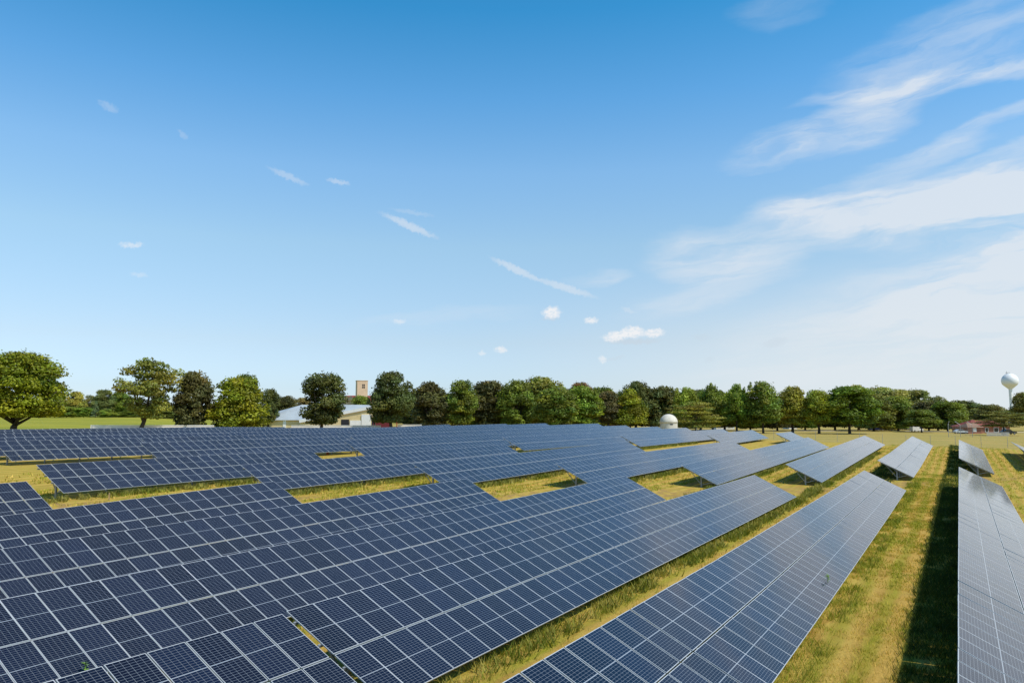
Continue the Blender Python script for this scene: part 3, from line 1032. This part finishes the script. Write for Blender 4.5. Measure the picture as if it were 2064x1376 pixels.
tree(2022, 826, 96, 200, 'layered', (0.10, 0.10, 0.03), 0.28, 'spreading dark cedar right of the red roof', name='cedar_tree')
tree(2068, 790, 58, 262, 'round', (0.10, 0.10, 0.03), 0.1, 'olive tree hiding the foot of the water tower')
# left: trees and shrubs behind the pasture
tree(112, 790, 34, 300, 'round', (0.12, 0.13, 0.05), 0.05, 'hazy green tree next to the huge tree, behind the pasture')
tree(151, 789, 44, 310, 'round', (0.17, 0.16, 0.04), 0.05, 'yellowish crown behind the pasture')
tree(178, 795, 34, 320, 'open', (0.12, 0.115, 0.05), 0.05, 'thin brownish tree between the yellowish crown and the blue spruce')
tree(208, 785, 46, 315, 'round', (0.10, 0.115, 0.045), 0.05, 'rounded green tree behind the blue spruce')
tree(240, 787, 50, 320, 'broad', MG, 0.03, 'dense green tree left of the airy olive tree')
tree(192, 806, 22, 290, 'spruce', GB, 0.02, 'small blue-grey spruce behind the pasture', name='spruce_tree')
for px, top, w, d, c, l in ((85, 823, 40, 290, MG, 'low bush half hidden by the huge tree'), (133, 819, 52, 292, (0.10, 0.135, 0.03), 'broad green bush at the back of the pasture, left of centre'),
                            (168, 820, 46, 292, BG, 'bright green bush left of the blue spruce'), (213, 824, 30, 288, (0.12, 0.16, 0.03), 'light green bush right of the blue spruce'),
                            (258, 826, 40, 292, MG, 'green bush left of the leaning trunk'), (330, 826, 60, 295, (0.085, 0.10, 0.03), 'dull green bush right of the leaning trunk')):
    tree(px, top, w, d, 'broad', c, 0.0, l, name='bush', cat='bush', group='bushes behind the pasture')
# second row: crowns that close the gaps between the front trees
r2 = random.Random(9)
for k, px in enumerate((842, 900, 955, 1008, 1062, 1150, 1198, 1250, 1312, 1362, 1412, 1460, 1512, 1566, 1622, 1682, 1760, 1810, 1872, 1910)):
    tree(px, 786 + r2.uniform(-5, 8) + (10 if px > 1480 else 0) + (12 if px > 1860 else 0), r2.uniform(70, 92), r2.uniform(250, 275), ('round', 'broad', 'tall')[k % 3], (DG, OL, MG, DB, MG)[k % 5], 0.03,
         'green tree of the second row, its crown closing the gap between two front trees', group='trees of the second row')
# far wood filling the gaps under the crowns
rf = random.Random(5)
for k in range(46):
    px = -60 + k * 48 + rf.uniform(-14, 14)
    d = rf.uniform(360, 440)
    top = 812 + rf.uniform(-6, 10) if px > 330 else 806 + rf.uniform(-6, 8)
    if 600 < px < 770:
        top = 815
    tree(px, top, rf.uniform(56, 84), d, 'broad', [(0.06, 0.07, 0.025), (0.075, 0.085, 0.03), (0.07, 0.066, 0.03)][k % 3], 0.0,
         'dull green tree of the distant wood, seen only through gaps between nearer trees', group='trees of the distant wood')

# ------------------------------------------------------------------ buildings and other things
M_yel = plain('cream yellow boards', (0.66, 0.52, 0.27), 0.8, 0, 0.06, 0.6)
M_wht = plain('white paint', (0.80, 0.79, 0.76), 0.6, 0, 0.06, 0.5)
M_roofm = plain('grey metal roof', (0.36, 0.40, 0.42), 0.5, 0.0, 0.1, 0.3)
M_dark = plain('dark opening', (0.02, 0.02, 0.025), 0.8)
M_red = plain('red paint', (0.34, 0.05, 0.04), 0.5)
M_beige = plain('beige render', (0.66, 0.46, 0.30), 0.85, 0, 0.08, 0.3)
M_rroof = plain('red roof tiles', (0.23, 0.055, 0.04), 0.8, 0, 0.2, 0.8)
M_brick = plain('brick', (0.33, 0.14, 0.09), 0.85, 0, 0.2, 1.2)
M_broof = plain('brown shingle roof', (0.25, 0.15, 0.10), 0.85, 0, 0.15, 0.8)
M_dome = plain('weathered white dome', (0.62, 0.58, 0.49), 0.6, 0, 0.14, 0.5)
M_tan = plain('tan stucco', (0.50, 0.34, 0.23), 0.9, 0, 0.1, 0.5)
M_glassd = plain('dark window glass', (0.02, 0.025, 0.03), 0.08, 0, 0.1, 1.0, 0.6)
M_tyre = plain('black rubber', (0.015, 0.015, 0.015), 0.8)
M_conc = plain('pale concrete', (0.84, 0.75, 0.66), 0.9, 0, 0.12, 0.4)
M_tank = plain('white tank paint', (0.80, 0.80, 0.78), 0.4, 0, 0.03, 0.1)
M_grey = plain('grey metal', (0.35, 0.36, 0.36), 0.5, 0.4)
M_orange = plain('safety orange', (0.72, 0.12, 0.02), 0.6)
M_wood = plain('weathered wood', (0.34, 0.22, 0.12), 0.85, 0, 0.25, 4.0)


def wx(px, d):
    return at(px, 838, d).x


def wz(py, d, px=1032):
    return at(px, py, d).z


# the barn: long roof with its ridge across the view and a gabled wing facing the field
d = 270
x0, x1 = wx(530, d), wx(740, d)
zg = min(gz(x0, d), gz(x1, d)) - 0.3
cx = (x0 + x1) / 2
B = empty('barn', (cx, d, zg), label='cream yellow barn with a big grey metal roof behind the dark lone tree', cat='barn')
Lx = x1 - x0
eave, ridge = wz(846, d) - zg, wz(815.5, d + 11) - zg
MB().box((0, 11, eave / 2), (Lx - 0.6, 22, eave)).build('wall', M_yel, B)
rb = MB()
rdg0, rdg1 = wx(590, d) - cx, Lx / 2
rb.quadset([(-Lx / 2 - .4, -0.7, eave - .05), (Lx / 2, -0.7, eave - .05), (rdg1, 11, ridge), (rdg0, 11, ridge), (-Lx / 2 - .4, 22.7, eave - .05), (Lx / 2, 22.7, eave - .05), (-Lx / 2 - .4, 11, eave + (ridge - eave) * .45)],
           [(0, 1, 2, 3), (3, 2, 5, 4), (0, 3, 6), (6, 3, 4), (1, 5, 2)])
rb.build('roof', M_roofm, B)
tb = MB()
tb.box((wx(574, d) - cx, -0.06, eave / 2), (wx(578, d) - wx(572, d), 0.12, eave - .1))
tb.build('corner_board', M_wht, B)
gx0, gx1, gpk = wx(612, d), wx(786, d), wx(752, d - 4)
WD = empty('barn_wing', ((gx0 + gx1) / 2, d - 4, zg), label='gabled cream and white barn wing with a dark doorway, partly behind the lone tree', cat='barn')
gc = (gx0 + gx1) / 2
ez = wz(851, d - 4) - zg
pz_ = wz(823, d - 4) - zg
ez2 = wz(840, d - 4) - zg
wb = MB()
wb.prism([(gx0 - gc, 0), (gx1 - gc, 0), (gx1 - gc, ez2), (gpk - gc, pz_), (gx0 - gc, ez)], 3.5)
wb.build('wall', M_yel, WD)
vb = MB()
vb.bar((gx0 - gc - .3, -0.2, ez + .35), (gpk - gc, -0.2, pz_ + .45), 0.5, 1.0)
vb.bar((gpk - gc, -0.2, pz_ + .45), (gx1 - gc + .3, -0.2, ez2 + .35), 0.5, 1.0)
vb.build('verge_board', M_wht, WD)
db = MB()
db.box((wx(696, d - 4) - gc, -0.05, (wz(845, d - 4) - zg) / 2), (wx(704, d - 4) - wx(688, d - 4), 0.1, wz(845, d - 4) - zg))
db.build('doorway', M_dark, WD)
pb = MB()
pb.box((wx(717, d - 4) - gc, -0.1, (wz(847, d - 4) - zg) / 2), (wx(728, d - 4) - wx(706, d - 4), 0.2, wz(847, d - 4) - zg))
pb.build('sliding_door', M_wht, WD)
pb = MB()
pb.box((wx(738.5, d - 4) - gc, -0.16, (wz(835, d - 4) - zg) / 2), (wx(748, d - 4) - wx(729, d - 4), 0.3, wz(835, d - 4) - zg))
pb.build('sliding_door', M_wht, WD)
db = MB()
db.box((wx(765, d - 4) - gc, -0.05, (wz(843, d - 4) - zg) / 2), (wx(781, d - 4) - wx(750, d - 4), 0.1, wz(843, d - 4) - zg))
db.build('doorway', M_dark, WD)  # flat dark panel standing for the shadow behind the tree, not an opening

# red pipe frame beside the barn
d = 225
xa, xb = wx(757, d), wx(800, d)
zg2 = gz((xa + xb) / 2, d)
zt = wz(844, d)
PFm = empty('pipe_frame', ((xa + xb) / 2, d, zg2), label='red pipe gateway frame beside the barn', cat='frame')
hx = (xb - xa) / 2
mb = MB()
mb.box((0, 0, zt - zg2 - .12), (2 * hx + .9, 0.25, 0.25))
mb.build('crossbar', M_red, PFm)
for sx in (-1, 1):
    mb = MB()
    mb.box((sx * hx, 0, (zt - zg2 - .25) / 2), (0.22, 0.22, zt - zg2 - .25))
    mb.build('post', M_red, PFm)
# red trailer in the wing's shade
d = 243
V = empty('red_trailer', (wx(770, d), d, gz(wx(770, d), d)), label='dull red livestock trailer seen through the red pipe frame', cat='trailer')
h_ = wz(851, d) - gz(wx(770, d), d)
MB().box((0, 0, h_ / 2 + .2), (5.2, 2.2, h_ - .4)).build('body', plain('faded red', (0.16, 0.02, 0.025), 0.6), V)
for sx in (-1.4, 1.4):
    MB().tube([(sx, -1.25, 0.38), (sx, -1.12, 0.38)], 0.38, 14).build('wheel', M_tyre, V)

# low white walls at the back of the field
def low_wall(xp0, xp1, ytop, d0, d1, label):
    a = Vector((wx(xp0, d0), d0, 0))
    c = Vector((wx(xp1, d1), d1, 0))
    n = max(2, int((c - a).length / 4))
    o = empty('low_wall', ((a.x + c.x) / 2, (a.y + c.y) / 2, gz((a.x + c.x) / 2, (a.y + c.y) / 2)), label=label, cat='wall')
    mb = MB()
    cb = MB()
    for k in range(n):
        p = a.lerp(c, k / n)
        q = a.lerp(c, (k + 1) / n)
        zp = wz(ytop, p.y)
        zq = wz(ytop, q.y)
        gp_, gq_ = gz(p.x, p.y), gz(q.x, q.y)
        zp, zq = max(zp, gp_ + .6), max(zq, gq_ + .6)
        P0 = Vector((p.x, p.y, (zp + gp_) / 2 - .2)) - o.location
        Q0 = Vector((q.x, q.y, (zq + gq_) / 2 - .2)) - o.location
        mb.bar(P0, Q0, 0.3, (zp + zq - gp_ - gq_) / 2 + .4)
        cb.bar(Vector((p.x, p.y, zp + .06)) - o.location, Vector((q.x, q.y, zq + .06)) - o.location, 0.42, 0.1)
    mb.build('wall', M_conc, o)
    cb.build('coping', M_wht, o)


low_wall(184, 432, 857.5, 152, 156, 'long low whitish wall at the near edge of the pasture, behind the leaning trunk')
low_wall(588, 768, 857.5, 214, 214, 'low white wall in front of the barn')
low_wall(802, 850, 856, 214, 214, 'short pale wall right of the red pipe frame')

# square tower with the red-roofed block at its foot
d = 470
zgt = -1.0
Tt = empty('square_tower', (wx(728, d), d, zgt), math.radians(20), label='square sand-coloured tower rising above the trees', cat='tower')
tw = 6.4
zt = wz(768, d) - zgt
MB().box((0, 0, zt / 2), (tw, tw, zt)).build('wall', M_beige, Tt)
mb = MB()
mb.box((0, 0, zt + .2), (tw + .4, tw + .4, 0.4))
mb.build('coping', M_beige, Tt)
zc = wz(778.5, d) - zgt
mb = MB()
for sx in (-0.45, 0.45):
    for sz_ in (-0.7, 0.7):
        mb.box((sx + .6, -tw / 2 - .02, zc + sz_), (0.7, 0.06, 1.1))
mb.build('window', M_dark, Tt)
mb = MB()
for k in range(4):
    mb.box((-2.4 + 1.6 * k, -tw / 2 - .04, zt / 2 - 4), (0.12, 0.08, zt - 10))
mb.build('pilaster_strip', M_beige, Tt)
H_ = empty('red_roof_block', (wx(722, d), d + 10, zgt), label='red-roofed building at the foot of the square tower', cat='building')
hl = (wx(752, d) - wx(690, d)) / 2
he, hr = wz(806, d) - zgt, wz(796, d) - zgt
MB().box((0, 0, he / 2), (2 * hl, 12, he)).build('wall', M_beige, H_)
mb = MB()
mb.quadset([(-hl - .5, -6.6, he), (hl + .5, -6.6, he), (hl + .5, 6.6, he), (-hl - .5, 6.6, he), (-hl - .5, 0, hr), (hl + .5, 0, hr)],
           [(0, 1, 5, 4), (2, 3, 4, 5), (0, 4, 3), (1, 2, 5)])
mb.build('roof', M_rroof, H_)
dm = MB()
dm.prism([(-1.3, 0), (1.3, 0), (1.3, 1.6), (0, 2.8), (-1.3, 1.6)], 3)
dm.build('dormer', M_beige, H_, loc=(wx(703, d) - wx(722, d), -6.9, he - .2))

# observatory dome
d = 246
px = 1347.5
xg = wx(px, d)
zg3 = gz(xg, d)
O = empty('observatory', (xg, d, zg3), math.radians(25), label='small whitish observatory with a round dome and a dark slot', cat='observatory')
rd = 17.6 / FPX * d
zc = wz(852, d) - zg3
MB().lathe([(rd * .98, -0.3), (rd * .98, zc - .12)], 40).build('wall', M_dome, O, True)
MB().lathe([(rd * 1.015, zc - .12), (rd * 1.015, zc + .1)] + [(rd * 1.02 * math.cos(a), zc + .1 + rd * .97 * math.sin(a)) for a in np.linspace(0, 1.555, 14)], 40).build('dome', M_dome, O, True)
R_ = Matrix.Rotation(math.radians(-25), 3, 'Z')
mb = MB()
v_ = R_ @ Vector((0.35, -math.sqrt(max(0.01, rd * rd - .35 ** 2)) + 0.02, 0))
mb.box((v_.x, v_.y, zc - .4), (0.95, 0.12, 0.22), 0, R_.to_3x3())
mb.build('slot', M_dark, O)
mb = MB()
v2 = R_ @ Vector((-rd - .4, -0.2, 0))
mb.box((v2.x, v2.y, 0.9), (0.8, 1.2, 2.4))
mb.build('porch', M_dome, O)

# low buildings showing between the trunks
def low_house(px0, px1, ye, yr, dist, mw, mr, label, windows=(), name='low_building', depth=9.0, hip=0.25):
    if 1000 < px0 < 1900:
        dist *= 1.2
    xa, xb = wx(px0, dist), wx(px1, dist)
    c = (xa + xb) / 2
    zg_ = gz(c, dist) - .2
    h = empty(name, (c, dist, zg_), label=label, cat='building')
    e, r_ = wz(ye, dist) - zg_, wz(yr, dist + depth / 2) - zg_
    L = (xb - xa) / 2
    MB().box((0, depth / 2, e / 2), (2 * L, depth, e)).build('wall', mw, h)
    mb = MB()
    k = L * (1 - hip)
    mb.quadset([(-L - .5, -.6, e), (L + .5, -.6, e), (L + .5, depth + .6, e), (-L - .5, depth + .6, e), (-k, depth / 2, r_), (k, depth / 2, r_)],
               [(0, 1, 5, 4), (2, 3, 4, 5), (0, 4, 3), (1, 2, 5)])
    mb.build('roof', mr, h)
    for (wp, ww, y0, y1, mt) in windows:
        xw = wx(wp, dist) - c
        z0, z1 = wz(y1, dist) - zg_, wz(y0, dist) - zg_
        w2 = ww / FPX * dist
        f = MB()
        f.box((xw, -0.05, (z0 + z1) / 2), (w2 + .3, 0.1, z1 - z0 + .3))
        fo = f.build('window', M_wht, h)
        g = MB()
        g.box((xw, -0.115, (z0 + z1) / 2), (w2, 0.03, z1 - z0))
        g.build('pane', mt, fo)
    return h


low_house(1205, 1266, 847, 841, 275, M_tan, M_broof, 'low tan building behind the dark brown tree and the cone-shaped tree', [(1222, 5, 849, 856, M_glassd)])
low_house(1106, 1138, 849, 845, 270, M_wht, M_roofm, 'small white building under the middle tree line', [(1113, 4, 851, 855, M_glassd)])
low_house(1160, 1186, 850, 846, 275, M_beige, M_broof, 'small beige shed under the fresh green dome-shaped tree')
low_house(1443, 1480, 855, 846, 300, M_wht, M_roofm, 'whitish house seen under the spiky-topped trees right of the lamp post', [(1450, 4, 857, 861, M_glassd), (1470, 4, 857, 861, M_glassd)])
low_house(1590, 1606, 852, 845, 310, M_wht, M_broof, 'small white house beside the olive-yellow park tree', [(1601, 3, 854, 858, M_glassd)])
AB = low_house(1800, 1842, 858, 853, 300, M_beige, M_broof, 'low sandstone building with arches behind the park road')
for p_ in (1812, 1824, 1836):
    mb = MB()
    xw = wx(p_, 360) - AB.location.x
    mb.prism([(-.75, 0), (.75, 0), (.75, 1.0), (.5, 1.5), (0, 1.75), (-.5, 1.5), (-.75, 1.0)], 0.08)
    mb.build('arch', M_dark, AB, loc=(xw, -0.1, 0.2))
low_house(1955, 2034, 860, 846, 284, M_brick, M_rroof, 'brick house with a red hipped roof and white-framed windows, under the water tower',
          [(1972, 5, 861, 870, M_glassd), (1987, 5, 862, 870, M_glassd), (2006, 8, 862, 870, M_glassd), (2022, 6, 862, 870, M_glassd)], 'brick_house', 12, 0.55)
low_house(1950, 1978, 861, 852, 277, M_brick, M_broof, 'brown-roofed brick annexe left of the red-roofed house', [(1963, 5, 862, 869, M_wht)], 'house_annexe', 5.5, 0.4)

# water tower
d = 700
xw = wx(2040, d)
zgw = gz(xw, d)
WT = empty('water_tower', (xw, d, zgw), label='white spherical water tower on a slim stem at the right edge', cat='water tower')
rt = 15.2 / FPX * d
zc = wz(767.5, d) - zgw
prof = [(0.01, zc + rt)] + [(rt * math.sin(a), zc + rt * math.cos(a)) for a in np.linspace(0.15, 2.05, 18)]
zb = wz(784, d) - zgw
prof += [(rt * .62, zc - rt * .72), (1.5, zb), (1.45, zb - .5)]
MB().lathe(prof, 40).build('tank', M_tank, WT, True)
MB().lathe([(1.45, zb - .4), (1.4, zb - 8), (1.5, 6), (3.4, 0), (3.5, -2)], 24).build('stem', M_tank, WT, True)
mb = MB()
mb.tube([(1.6 * math.cos(a) - 1.5, 1.6 * math.sin(a), zc + rt + .8) for a in np.linspace(0, 6.283, 17)], 0.07, 5)
for a in np.linspace(0, 6.283, 7)[:-1]:
    mb.tube([(1.6 * math.cos(a) - 1.5, 1.6 * math.sin(a), zc + rt - .6), (1.6 * math.cos(a) - 1.5, 1.6 * math.sin(a), zc + rt + .8)], 0.09, 5)
mb.build('handrail', M_grey, WT)
mb = MB()
mb.tube([(-2.6, 0, zc + rt - 1), (-2.6, 0, zc + rt + 2)], 0.16, 6)
mb.build('antenna', M_grey, WT)

# park road
rp = [(wx(1380, 330), 326), (wx(1560, 330), 328), (wx(1700, 324), 320), (wx(1800, 318), 314), (wx(1900, 310), 306), (wx(2000, 300), 296), (wx(2200, 295), 288)]
mb = MB()
pts = []
for (ax, ay), (bx, by) in zip(rp[:-1], rp[1:]):
    for k in range(8):
        pts.append((ax + (bx - ax) * k / 8, ay + (by - ay) * k / 8))
vs = []
for x, y in pts:
    for o_ in (-2.6, 2.6):
        vs.append((x, y + o_, gz(x, y + o_) + 0.12))
mb.quadset(vs, [(2 * k, 2 * k + 2, 2 * k + 3, 2 * k + 1) for k in range(len(pts) - 1)])
mb.build('road', M_conc, kind='structure')

# parked vehicles
def car(px, dist, L, H, colr, label, heading=0.0, name='parked_car', cat='car', van=False):
    x = wx(px, dist)
    C = empty(name, (x, dist, gz(x, dist) + .12), heading, label=label, cat=cat, group='vehicles parked in the park')
    paint = plain('car paint', colr, 0.25, 0.1, 0.03, 0.5, 0.5)
    l = L / 2
    if van:
        lo = [(-l, .35), (l, .35), (l, H * .5), (l - .45, H * .58), (l - 1.2, H), (-l + .1, H), (-l, H * .9)]
        cab = [(l - 1.1, H * .6), (l - .55, H * .6), (l - 1.15, H * .93), (l - 1.7, H * .93), (l - 1.7, H * .6)]
    else:
        lo = [(-l, .38), (l, .38), (l, H * .50), (l - .2, H * .56), (l * .42, H * .64), (l * .12, H), (-l * .45, H), (-l * .82, H * .66), (-l, H * .60)]
        cab = [(l * .36, H * .66), (l * .10, H * .95), (-l * .43, H * .95), (-l * .72, H * .68)]
    mb = MB()
    mb.prism(lo, 1.75)
    mb.build('body', paint, C, loc=(0, -.875, 0))
    mb = MB()
    mb.prism(cab, 1.77)
    mb.build('window', M_glassd, C, loc=(0, -.885, 0))
    for sx in (-l * .62, l * .62):
        for sy in (-.8, .8):
            mb = MB()
            mb.tube([(sx, sy - .1, .33), (sx, sy + .1, .33)], .33, 14)
            wl = mb.build('wheel', M_tyre, C)
            mb = MB()
            mb.tube([(sx, sy - .12, .33), (sx, sy + .12, .33)], .18, 10)
            mb.build('rim', M_grey, wl)


car(1934, 276, 4.6, 1.5, (0.5, 0.53, 0.55), 'silver car parked left of the brick house', 0.05)
car(1760, 326, 4.6, 1.7, (0.02, 0.03, 0.09), 'dark blue car at the right foot of the wide vivid green tree', 0.1)
car(1770, 330, 4.2, 1.8, (0.03, 0.03, 0.035), 'black car right beside the dark blue one', 3.0)
car(1799, 322, 4.4, 1.9, (0.55, 0.42, 0.05), 'yellow utility vehicle beyond the park road', 0.1, 'utility_vehicle', 'utility vehicle', True)
car(1846, 304, 4.8, 2.1, (0.75, 0.74, 0.7), 'white van behind a dark tree trunk', 0.2, 'parked_van', 'van', True)
car(2030, 262, 5.2, 1.7, (0.02, 0.022, 0.025), 'black pickup-like car in the shade under the cedar', 0.1)

# lamp post, backstop, low picket fence, field fence
d = 300
x = wx(1434, d)
LPo = empty('lamp_post', (x, d, gz(x, d)), label='slim white lamp post right of the larch', cat='lamp post')
h_ = wz(845, d) - gz(x, d)
MB().tube([(0, 0, -.2), (0, 0, h_)], [0.12, 0.08], 8).build('pole', M_wht, LPo)
MB().box((0, 0, h_ + .12), (0.34, 0.34, 0.24)).build('lamp_head', M_wht, LPo)

d = 226
xa = wx(1910, d)
BK = empty('backstop', (xa, d, gz(xa, d)), label='tall ball-field backstop of bent grey poles with thin netting left of the brick house', cat='backstop')
hb = wz(856, d) - gz(xa, d)
tops = []
for k, p_ in enumerate((1910, 1934, 1958)):
    dx = wx(p_, d) - xa
    mb = MB()
    mb.tube([(dx, 0, -.3), (dx, 0, hb), (dx - .9 * (1 if k else -1), 1.0, hb + 1.0)], 0.07, 7)
    mb.build('pole', M_grey, BK)
    tops.append(dx)
mb = MB()
for z in np.linspace(0.4, hb, 7):
    mb.tube([(tops[0], 0, z), (tops[-1], 0, z)], 0.016, 4)
for x_ in np.linspace(tops[0], tops[-1], 11):
    mb.tube([(x_, 0, 0.2), (x_, 0, hb)], 0.014, 4)
mb.build('netting', M_grey, BK)

d = 242
xa, xb = wx(1987, d), wx(2032, d)
PFn = empty('picket_fence', (xa, d, gz(xa, d)), label='low pale grey picket fence in front of the brick house', cat='fence')
mb = MB()
mb2 = MB()
for x_ in np.arange(0, xb - xa, 0.24):
    mb.box((x_, 0, gz(xa + x_, d) - PFn.location.z + .6), (0.13, 0.04, 1.3))
for z_ in (.35, 1.0):
    mb2.bar((0, .05, z_), (xb - xa, .05, gz(xb, d) - PFn.location.z + z_), 0.04, 0.09)
mb.build('picket', plain('grey wood', (0.42, 0.42, 0.40), 0.8), PFn, kind='stuff')
mb2.build('rail', M_grey, PFn)

def field_fence(a, c, label):
    a = Vector((*a, 0))
    c = Vector((*c, 0))
    L = (c - a).length
    n = int(L / 4.5)
    F = empty('wire_fence', (a.x, a.y, gz(a.x, a.y)), label=label, cat='fence')
    mb = MB()
    pm = MB().tube([(0, 0, -.4), (0, 0, 2.2)], 0.035, 6).mesh('post', M_grey)
    prev = None
    for k in range(n + 1):
        p = a.lerp(c, k / n)
        z = gz(p.x, p.y)
        q = Vector((p.x, p.y, z)) - F.location
        if k < 100:
            add('post', pm, F, loc=q)
        if prev is not None:
            for h in (0.1, 0.55, 1.0, 1.45, 1.9, 2.15):
                mb.bar(prev + Vector((0, 0, h)), q + Vector((0, 0, h)), 0.012, 0.012)
        prev = q
    mb.build('wire', M_grey, F)


fs = 184.5
fa = D * 186 + N * 45
fb = D * 186.5 + N * (-70)
field_fence((fa[0], fa[1]), (fb[0], fb[1]), 'thin wire fence on steel posts closing the solar field towards the park')

# small things in the field
def drop(px, py, zrel):
    v = pix_dir(px, py)
    k = zrel / v.z
    return Vector((v.x * k, v.y * k, zrel + CZ))


p = D * 33.6 + N * (row_n(7) + 4.2)
q = drop(219, 1022, -6.35)
S_ = empty('marker_stake', (q.x, q.y, gz(q.x, q.y)), label='thin brown stake standing in front of the table with the bare left end', cat='stake')
hs_ = at(219, 1002, q.y).z - S_.location.z
MB().box((0, 0, max(0.5, hs_) / 2), (0.06, 0.06, max(0.5, hs_))).build('pole', M_wood, S_)
q = drop(660, 924, -5.55)
K_ = empty('orange_marker', (q.x, q.y, gz(q.x, q.y)), label='orange marker barrel standing in the grass slot', cat='marker')
MB().lathe([(0.01, 0), (0.26, 0), (0.25, .08), (0.17, .12), (0.12, 1.0), (0.0, 1.0)], 14).build('body', M_orange, K_, True)


def weed(s, ri, u, label, size, seed):
    """a plant that has grown up through the gap between panels"""
    poly = [t_ for t_ in TABLES if t_[0] == ri and t_[1][0][0] <= s <= t_[1][-1][0]][0][1]
    z = np.interp(s, [a[0] for a in poly], [a[1] for a in poly])
    p = Vector(D * s + N * row_n(ri)) + Vector((0, 0, z + CZ)) + Vector(-UP * u)
    g = gz(p.x, p.y)
    Wd = empty('weed', (p.x, p.y, g), label=label, cat='weed')
    r = random.Random(seed)
    mb = MB()
    hgt = p.z - g
    mb.tube([(0, 0, 0), (0, 0, hgt + size)], 0.012, 5)
    mb.build('stem', M_grass_stem, Wd)
    lb = MB()
    for k in range(26):
        a = r.uniform(0, 6.28)
        zz = hgt + size * r.uniform(0.1, 1.05)
        L = size * r.uniform(0.25, 0.5)
        c = Vector((0, 0, zz))
        t_ = Vector((math.cos(a), math.sin(a), r.uniform(-.2, .6))).normalized()
        s_ = t_.cross(Vector((0, 0, 1))).normalized() * L * .28
        lb.quadset([c, c + t_ * L * .5 + s_, c + t_ * L, c + t_ * L * .5 - s_], [(0, 1, 2, 3)])
    lb.build('foliage', M_grass_stem, Wd)


M_grass_stem = plain('weed green', (0.17, 0.30, 0.04), 0.6, 0, 0.3, 20)
weed(12.9, 3, 3.9, 'small weed growing up through the dark panels at the bottom left', 0.32, 3)
weed(36.0, 1, 3.55, 'small green weed sprouting through the long table left of the grass lane', 0.30, 8)
